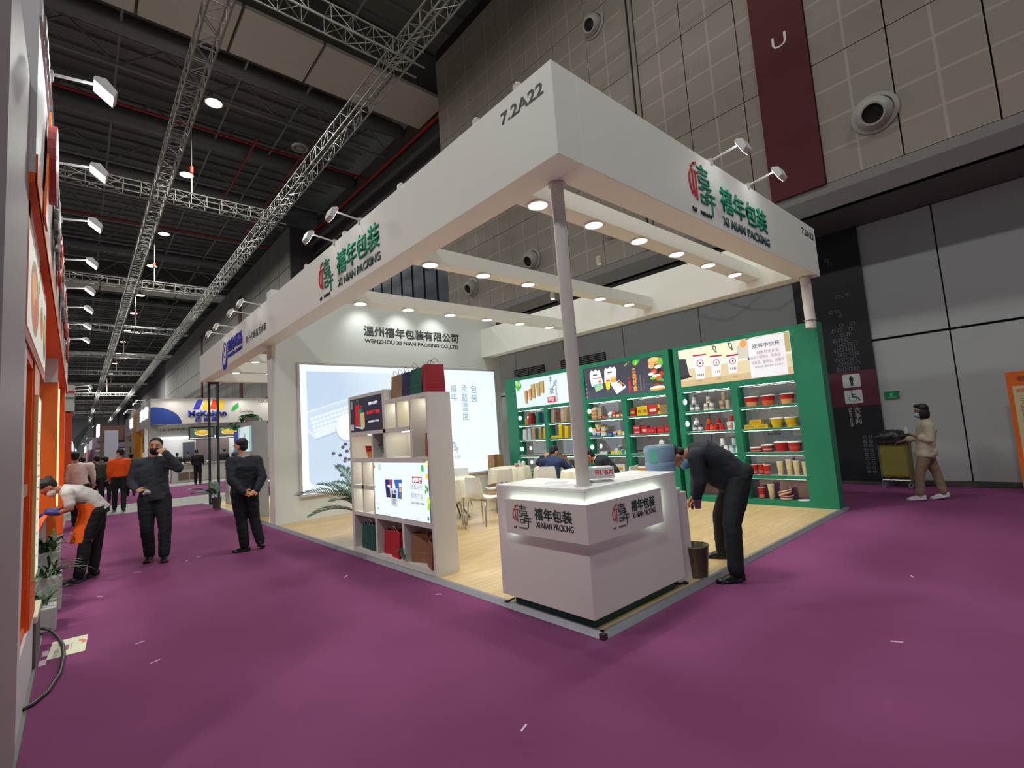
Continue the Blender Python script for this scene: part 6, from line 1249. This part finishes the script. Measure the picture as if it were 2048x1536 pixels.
# planter, boxes, cable, flyer by the left booth
def grass_plant(x, y, label, n=60, L=.42, pot=True, h=.5):
    t = thing('potted_plant', label, 'plant', (x, y, 0)); rg = random.Random(int(x * 10 + y * 10))
    MB().box(-.12, .14, -.22, .22, 0, h).obj('planter_box', mat('a8a8a6', .5), t, bevel=.01)
    for k in range(n):
        leaf_part(t, (rg.uniform(-.06, .08), rg.uniform(-.16, .16), h - .02), rg.uniform(0, 6.28), rg.uniform(.5, 1.4), L * rg.uniform(.6, 1.2), .022, mat('37502e', .5, var=.15), 'leaf', .42)
    return t
grass_plant(-3.28, 6.2, 'leafy grass plant in a grey box in front of the bending woman', 50, .42, h=.50)
grass_plant(-3.25, 5.2, 'long leaved plant in a pale box beside the orange frame', 46, .40, h=.36)
grass_plant(-3.27, 4.35, 'drooping green plant in a low pale planter box', 36, .34, h=.22)
bc = thing('storage_box', 'grey cabinet with cream lid at the foot of the left booth', 'box', (-3.31, 3.55, 0)); MB().box(-.14, .085, -.45, .2, 0, .34).obj('case', mat('5c5652', .5), bc, bevel=.006); MB().box(-.145, .09, -.46, .21, .34, .39).obj('lid', mat('c4bea4', .5), bc, bevel=.005); MB().box(-.14, .08, -.44, -.40, -.0, .03).obj('foot', mat('1c1a1a', .5), bc)
tag(MB().tube([(-3.28, 4.05, .06), (-3.23, 4.05, .07), (-3.17, 4.0, .05), (-3.11, 3.8, .02), (-3.07, 3.5, .012), (-3.06, 3.15, .012), (-3.075, 2.75, .012), (-3.13, 2.42, .012), (-3.20, 2.25, .012), (-3.26, 2.2, .012)], .014, 10).obj('power_cable', mat('1c1016', .4), smooth=True), 'thick black power cable looping over the carpet beside the flyer', 'cable')
fl_ = thing('entry_pass', 'white printed card with an orange logo lying on the carpet', 'card', (-3.03, 3.46, .001), radians(-3))
MB().box(-.125, .115, -.25, .25, 0, .002).obj('card', mat('d0d0b4', .5), fl_)
fq = lambda u, v, d=0.: (u, v, .0022 + d)
Print(fq, 0).p(rect(-.03, .0, -.10, .06), '8c4a5c').p(disc(.06, .06, .05, .07, 14, -60, 100), 'd86828').p(disc(.05, .05, .035, .05, 12, -60, 100), 'd0d0b4').p(rect(.01, .02, -.1, .1), 'a0a088').obj('print', fl_)
text('N 7.2B11', lambda u, v, d=0.: (-v, u, .0026 + d), -.22, -.02, .06, .09, mat('3a3c34', .5), fl_)
tag(MB().box(-3.20, -3.16, 3.35, 3.5, .0, .0015).box(-3.21, -3.165, 3.1, 3.25, .0, .0015).obj('printed_floor_sticker', mat('b898a8', .5)), 'torn pale paper scraps beside the printed card on the carpet', 'paper scrap')
rg = random.Random(31)
for i, (x, y) in enumerate(((-2.4, 6.3), (-1.6, 6.6), (-1.75, 6.45), (-2.75, 5.2), (-2.55, 2.4), (-2.6, 3.0), (-.6, 3.4), (-.2, 1.9), (2.8, -1.4), (3.1, -2.4), (1.2, -1.6), (-1.2, -.4))):
    o = MB().box(0, .07 if i % 3 else .11, 0, .012, .001, .003).obj('paper_scrap', mat('d8c0cc', .6)); o.location = (x, y, 0); o.rotation_euler = (0, 0, rg.uniform(0, 3)); tag(o, 'tiny white paper scrap lying on the purple carpet', 'paper scrap', 'paper scraps on the carpet')
# ---------------- neighbouring booth (behind the divider wall) ----------------
fr_ = thing('corner_post', 'dark blue steel ladder frame post at the far corner of the neighbouring booth', 'post', (0, 0, 0))
DB = mat('252c38', .4, .3)
for x in (-.03, .20): box('upright', x, x + .055, 14.72, 14.80, .036, H0, DB, fr_)
for z in (.036, 3.66): box('crossbar', .025, .2, 14.72, 14.80, z, z + .06, DB, fr_)
c2 = thing('display_cabinet', 'white cabinet with turquoise posters in the neighbouring booth', 'cabinet', (0, 0, 0))
MB().box(.05, .36, 10.02, 11.5, .036, 2.25).obj('body', mat('b4b8bc', .5), c2); P = Print(fx(.05), .001, .8); P.p(rect(-11.4, -10.15, 1.55, 2.15), 'd4e6ea').p(rect(-11.4, -11.2, 1.55, 2.15), '9ad0e8').p(rect(-10.35, -10.15, 1.55, 2.15), '8ecac0').p(rect(-11.4, -10.15, .9, 1.4), 'c8ccc8').p(disc(-10.8, 1.9, .1, n=14), '90b8b8'); P.obj('poster', c2)
MB().box(.02, .05, 10.1, 11.45, 1.45, 1.5).obj('shelf', mat('b0aca8', .5), c2)
vp = thing('trailing_plant', 'leafy green plant in a pale pot on top of the neighbouring cabinet', 'plant', (.2, 10.7, 2.251)); MB().lathe([(0, 0), (.14, 0), (.19, .12), (.17, .12), (0, .1)], seg=18).obj('pot', mat('a8a49c', .6), vp, True)
rg = random.Random(8)
for k in range(46): leaf_part(vp, (rg.uniform(-.15, .12), rg.uniform(-.3, .5), .10), rg.uniform(0, 6.28), rg.uniform(.0, 1.3), .16, .11, mat('2f7a34', .45, var=.2, scale=6), 'leaf', .4)
for k in range(12): leaf_part(vp, (-.2, .65 + rg.uniform(-.1, .25), rg.uniform(-.15, .05)), rg.uniform(2, 5), rg.uniform(-.6, .6), .16, .11, mat('2f7a34', .45, var=.2, scale=6), 'leaf', .4)
sc = thing('display_counter', 'low counter with palm poster at the far corner of the neighbouring booth', 'counter', (.35, 14.0, .036)); MB().box(0, .6, 0, .5, 0, .95).obj('body', mat('b8bab8', .5), sc); Print(fy(0), .001).p(rect(.05, .55, .35, .88), '33553c').p(disc(.35, .55, .12, .18, 12), 'c8ccc4').p(rect(.05, .55, .05, .33), '343448').obj('print', sc)
palm(-.1, 13.3, 'spindly palm at the far edge of the neighbouring booth floor', [(radians(a), radians(e), L, dr) for a, e, L, dr in ((180, 60, .8, 1.3), (150, 50, .7, 1.2), (230, 60, .7, 1.2), (90, 70, .7, 1.0))], pot='3a3c40', ph=.3, pr_=.12)
bs = thing('blue_banner', 'small blue banner with white writing beyond the neighbouring cabinet', 'banner', (0, 0, 0)); box('cloth', .55, 1.3, 14.2, 14.24, 1.75, 2.15, mat('3a48b0', .5), bs); text('gn', fy(14.2), .7, .95, 1.88, 2.05, mat('c8d0e8', .5), bs)
tag(MB().box(.5, 2.2, 12.5, 13.0, .65, .68).box(.5, .53, 12.5, 12.53, .036, .65).box(2.17, 2.2, 12.5, 12.53, .036, .65).box(.5, 2.2, 12.5, 13.0, .25, .27).obj('display_table', mat('c0c0c4', .4)), 'small white table with goods inside the neighbouring booth', 'table')
tag(MB().box(.8, 1.3, 12.6, 12.8, .271, .5).obj('gift_box', mat('6a3458', .5)), 'purple box on the lower shelf of the white table', 'box'); tag(MB().box(.55, .75, 12.6, 12.8, .271, .42).obj('gift_box', mat('3c3a5c', .5)), 'dark blue box on the lower shelf of the white table', 'box')
# ---------------- far food booth across the gap ----------------
MK = thing('food_booth', 'white corner food booth with blue waves and striped logo beyond the gap', 'booth', (0, 0, 0))
Y = 31.0; WB = mat('c4beb6', .5)
B = lambda nm, x0, x1, a, b_, z0, z1, m: MB().box(x0, x1, a, b_, z0, z1).obj(nm, m, MK)
B('fascia', 0, 9.4, Y, Y + .3, 3.3, 4.75, WB); B('side_fascia', 0, .3, Y + .3, 50, 3.3, 4.75, WB); MB().box(-.02, 0, 39.5, 42.0, 3.3, 4.74).obj('amber_patch', mat('d09020', .5), MK); B('amber_column', -.05, .35, 39.8, 43.4, 0, 3.3, mat('d08a18', .5))
fK = fy(Y)
P = Print(fK, .004)
P.p([(0, 3.31)] + [(0, 4.25)] + [(.1 + 1.35 * sin(radians(a)), 3.31 + .98 * cos(radians(a))) for a in range(0, 91, 10)], '263f88')
P.p([(6.35 + 1.5 - 1.5 * cos(radians(a)), 4.74 - 1.15 * sin(radians(a))) for a in range(0, 91, 10)] + [(9.3, 3.59), (9.3, 4.74)], '263f88')
for i, c in enumerate(('3038a8', 'e0a828', 'd84020', 'e8c030')): P.p([(2.0 + i * .42, 4.1), (2.3 + i * .42, 4.1), (2.52 + i * .36, 4.68), (2.26 + i * .36, 4.70), (2.14 + i * .4, 4.5)], c)
P.p([(3.95, 3.95), (4.05, 4.25), (4.35, 4.5), (4.38, 4.2), (4.15, 4.0)], '2e9a48')
P.obj('fascia_print', MK)
NV = mat('262a8c', .4)
text('McKeithn', fK, 1.75, 4.0 - .3, 3.72, 4.05, NV, MK, depth=.06, bold=.03); text('麦 肯 嘉', fK, 2.1, 3.2, 3.42, 3.66, NV, MK, depth=.06, bold=.03)
text('CreWaltas', fK, 4.4, 5.2, 3.85, 4.0, mat('50565a', .5), MK, bold=.02); text('京食集味', fK, 4.4, 5.3, 3.52, 3.66, mat('50565a', .5), MK); text('7.2A20', fK, 5.45, 6.1, 4.45, 4.62, mat('484a4c', .5), MK, bold=.03)
sf_ = lambda u, v, d=0.: (-.02 - d, 45 - u, v)
text('麦肯', sf_, 8.5, 13.2, 3.75, 4.45, emi('f0f0f4', 1.0), MK, depth=.05, bold=.03); text('食品餐饮', sf_, .3, 3.0, 3.7, 4.45, emi('f0f0f4', 1.0), MK, depth=.05, bold=.03)
B('side_post', 0, .25, 49.6, 50, 0, 3.3, WB)
B('wall_panel', 0, 9.4, Y + 3.2, Y + 3.3, 0, 3.3, mat('c8c8c6', .5)); B('light_band', .1, 1.9, Y + .9, Y + .95, 2.52, 2.6, emi('ffffff', 3.0)); B('panel_band', .1, 5.5, Y + .95, Y + 1.0, 2.6, 3.3, mat('d0d6d4', .5))
text('食品体验店招商加盟江苏', fy(Y + .95), .5, 2.0, 2.95, 3.1, mat('50504c', .5), MK, bold=.02)
B('counter', 1.0, 6.2, Y + .2, Y + .9, 0, .95, mat('b8b4ac', .5)); B('counter_top', .95, 6.25, Y + .15, Y + .95, .95, 1.0, mat('9c9488', .4)); text('全国招商热线食品有限公司', fy(Y + .2), 1.1, 2.0, .72, .82, mat('4a4844', .5), MK, bold=.02)
MB().prism(rect(1.3, 1.8, .12, .55), fy(Y + .2), .001, .02).obj('counter_picture', mat('6c5850', .5), MK); MB().prism(rect(1.85, 2.3, .12, .55), fy(Y + .2), .001, .02).obj('counter_picture', mat('6c5850', .5), MK)
B('left_wall', -.05, .35, Y + .2, Y + .6, 0, 3.3, mat('a09c98', .5)); B('picture_panel', .4, 2.6, Y + 3.1, Y + 3.19, .9, 2.5, mat('b4b4b6', .5)); B('dark_panel', 2.6, 4.4, Y + 3.0, Y + 3.1, 0, 2.5, mat('5c5052', .6)); B('doorway', 1.9, 2.5, Y + 3.0, Y + 3.15, 1.2, 2.3, mat('3a3c46', .5))
for i in range(3):
    x = 1.85 + i * 1.38; B('menu_screen', x, x + 1.3, Y + .5, Y + .56, 2.38, 3.12, mat('1a1c1e', .4)); P = Print(fy(Y + .5), .002, .8); P.p(rect(x + .06, x + 1.24, 2.5, 3.06), '5a6258' if i != 2 else 'b8b4ac').p(disc(x + .7, 2.75, .42, .16, 16), 'e8e4dc').p(disc(x + .7, 2.78, .36, .15, 16), 'e0b030').p(disc(x + .68, 2.84, .2, .09, 12), 'f0cc58').p(disc(x + .35, 2.92, .1, .06, 8), '88b048').p(rect(x + .06, x + 1.24, 2.42, 2.47), 'e8e8e4'); P.obj('food_picture', MK)
for k in range(4): area_light('booth_light', (1.0 + 1.7 * k, Y - .5, 5.0), .4, 45, (1, 1, .97), (radians(-35), 0, 0)); 
for x in (1.5, 4.2): area_light('booth_light', (x, Y + 1.8, 3.25), 1.2, 60, (1, 1, .97))
fo = MB(); rg = random.Random(5)
for k in range(40): fo.ell((rg.uniform(1.1, 6), Y + rg.uniform(.3, .8), 1.02 + rg.uniform(0, .05)), (rg.uniform(.04, .1), .05, rg.uniform(.02, .08)), None, 8, 5, k % 3)
tag(fo.obj('food_samples', [mat('c8a050', .6), mat('b8b4a8', .5), mat('6c7048', .6)]), 'heap of food samples along the far white counter', 'food', kind='stuff')
# ---------------- booths further down ----------------
def far_booth(x0, x1, y0, y1, h, c, label, extra=()):
    t = thing('exhibition_booth', label, 'booth', (0, 0, 0), group=None)
    MB().box(x0, x1, y0, y1, h * .72, h).obj('fascia', mat(c, .5), t); MB().box(x0, x0 + .25, y0, y0 + .25, 0, h * .72).obj('pillar', mat(c, .5), t); MB().box(x1 - .25, x1, y0, y0 + .25, 0, h * .72).obj('pillar', mat(c, .5), t); MB().box(x1 - .12 if x0 > -3 else x0, x1 if x0 > -3 else x0 + .12, y0, y1, 0, h * .72).obj('wall_board', mat('8c8a8c', .6), t)
    for (nm, a, b_, cc, dd, e, f_, col, em) in extra: MB().box(a, b_, cc, dd, e, f_).obj(nm, mat(col, .5) if not em else emi(col, em), t)
    return t
far_booth(-1.6, 3, 51.5, 60, 4.4, '6c4a40', 'brown framed booth with white coffee posters down the aisle', [('white_poster', -1.3, -.4, 51.4, 51.45, .4, 4.0, 'b8b8c4', 0), ('lit_sign', -1.75, -1.6, 52, 56, 3.6, 4.6, 'e8ecff', 1.2)])
far_booth(-1.9, 2, 62, 72, 3.8, '9a8a9c', 'pale mauve booth far down on the right of the aisle', [('pink_panel', -2.3, -1.9, 60, 61, 0, 2.6, 'b07888', 0), ('lit_sign', -2.0, -1.9, 63, 70, 2.7, 3.6, 'd8c8d8', .6)])
far_booth(-2.2, 2, 78, 90, 3.6, 'b8bcc0', 'white booth at the far end on the right of the aisle', [('lit_sign', -2.3, -2.2, 78, 88, 2.6, 3.4, 'f0f0f0', 1.2), ('red_sign', -2.32, -2.2, 80, 82, 1.4, 2.6, 'c04830', .6)])
far_booth(-6, -3.2, 20, 28, 3.3, 'b84018', 'orange stand just beyond the near left booth', [('striped_header', -3.5, -3.1, 19.85, 22.5, 3.3, 4.2, 'c4c4c0', 0), ('red_stripe', -3.51, -3.09, 19.84, 22.51, 3.92, 4.0, 'b83050', 0), ('green_stripe', -3.51, -3.09, 19.84, 22.51, 3.72, 3.78, '407858', 0), ('orange_wall', -3.6, -3.15, 19.9, 19.99, 0, 3.25, 'd0421a', 0)])
far_booth(-6.5, -3.4, 34, 44, 3.2, 'b4b0b4', 'pale booth further along the left side of the aisle', [('lit_sign', -3.4, -3.35, 35, 43, 2.5, 3.1, 'e8ecf4', 1.0)])
far_booth(-6.5, -3.4, 50, 66, 3.4, 'a8a8ac', 'grey white booth at the far left of the aisle', [('lit_sign', -3.4, -3.3, 50, 64, 2.6, 3.2, 'dfe8f0', 1.0)])
far_booth(-6.5, -3.2, 74, 96, 3.2, 'b0b0b4', 'bright low booth at the very end on the left', [('lit_sign', -3.2, -3.1, 74, 94, 2.2, 3.0, 'f0f4f8', 1.5)])
k = 0
for k_, (x, y, z, dx) in enumerate(((0, 34, 4.9, -1), (0, 36, 4.9, -1), (0, 41, 4.9, -1), (0, 42.5, 4.9, -1), (0, 44, 4.9, -1), (-3.1, 20.4, 4.2, 1), (-3.1, 21.6, 4.2, 1), (-1.6, 53, 4.45, -1), (-1.9, 64, 3.85, -1), (-2.2, 79, 3.65, -1))):
    a = arm_light((x, y, z), (dx, 0), ['nearest', 'second', 'third', 'fourth', 'fifth', 'first left side', 'second left side', 'brown booth', 'mauve booth', 'farthest'][k_] + ' small distant arm floodlight over the booth fronts', 'distant arm floodlights over booth fronts', lit=True, aim=None, bright=12, L=.4)
# cart with bags at the right wall
cg = thing('rubbish_cart', 'wheeled cart with olive canvas bag and black liner behind the walking woman', 'cart', (8.95, -.18, 0), radians(-92)); cg.scale = (.70, .8, 1.06)
cm = MB(); cm.box(-.33, .33, -.2, .22, .18, .84).obj('canvas_bag', mat('7c7434', .75, var=.08, bump=.3), cg, bevel=.05)
lb2 = MB(); lb2.ell((0, 0, .93), (.38, .26, .12)); lb2.box(-.36, .36, -.24, .25, .80, .94); remeshed(lb2, .02, 'black_liner', mat('1c1c20', .4), cg, 2, .02, 8)
for sx in (-.32, .32):
    for sy in (-.2, .2): MB().bar((sx, sy, .08), (sx, sy, .9), .012).obj('frame_post', mat('8c8c8c', .3, .7), cg)
MB().bar((-.32, -.2, .14), (.32, -.2, .14), .012).bar((-.32, .2, .14), (.32, .2, .14), .012).bar((-.32, -.2, .14), (-.32, .2, .14), .012).bar((.32, -.2, .14), (.32, .2, .14), .012).obj('frame_rail', mat('8c8c8c', .3, .7), cg)
for sx in (-.3, .3):
    for sy in (-.18, .18): w = MB().lathe([(.02, -.015), (.055, -.015), (.055, .015), (.02, .015), (.02, -.015)], seg=16).obj('wheel', mat('6c6c70', .4), cg, True); w.location = (sx, sy, .056); w.rotation_euler = (pi / 2, 0, 0)
tag(MB().tube([(8.05, 3.4, 5.40), (8.0, 3.2, 5.2), (7.85, 2.8, 5.05), (7.7, 2.3, 5.0), (7.75, 1.9, 5.15), (7.8, 1.5, 5.4)], .02, 8).obj('hanging_cable', mat('1e2022', .5), smooth=True), 'black cable sagging from the overhang above the booth', 'cable')
gs = thing('exit_sign', 'green hanging exit sign on the far hall wall', 'sign', (0, 0, 0)); box('plate', 6.3, 7.62, 42, 42.15, 9.3, 11, mat('1f5a40', .5), gs); text('7.2', fy(42), 6.4, 7.3, 9.8, 10.5, mat('9ac0a8', .5), gs)
gs = thing('exit_sign', 'green hanging sign panel seen behind the dark corner post', 'sign', (0, 0, 0)); box('plate', 5.6, 7.62, 36, 36.15, 6.6, 8.0, mat('1f5a40', .5), gs)
bpy.data.scenes.remove(WORK)
bpy.context.view_layer.update()
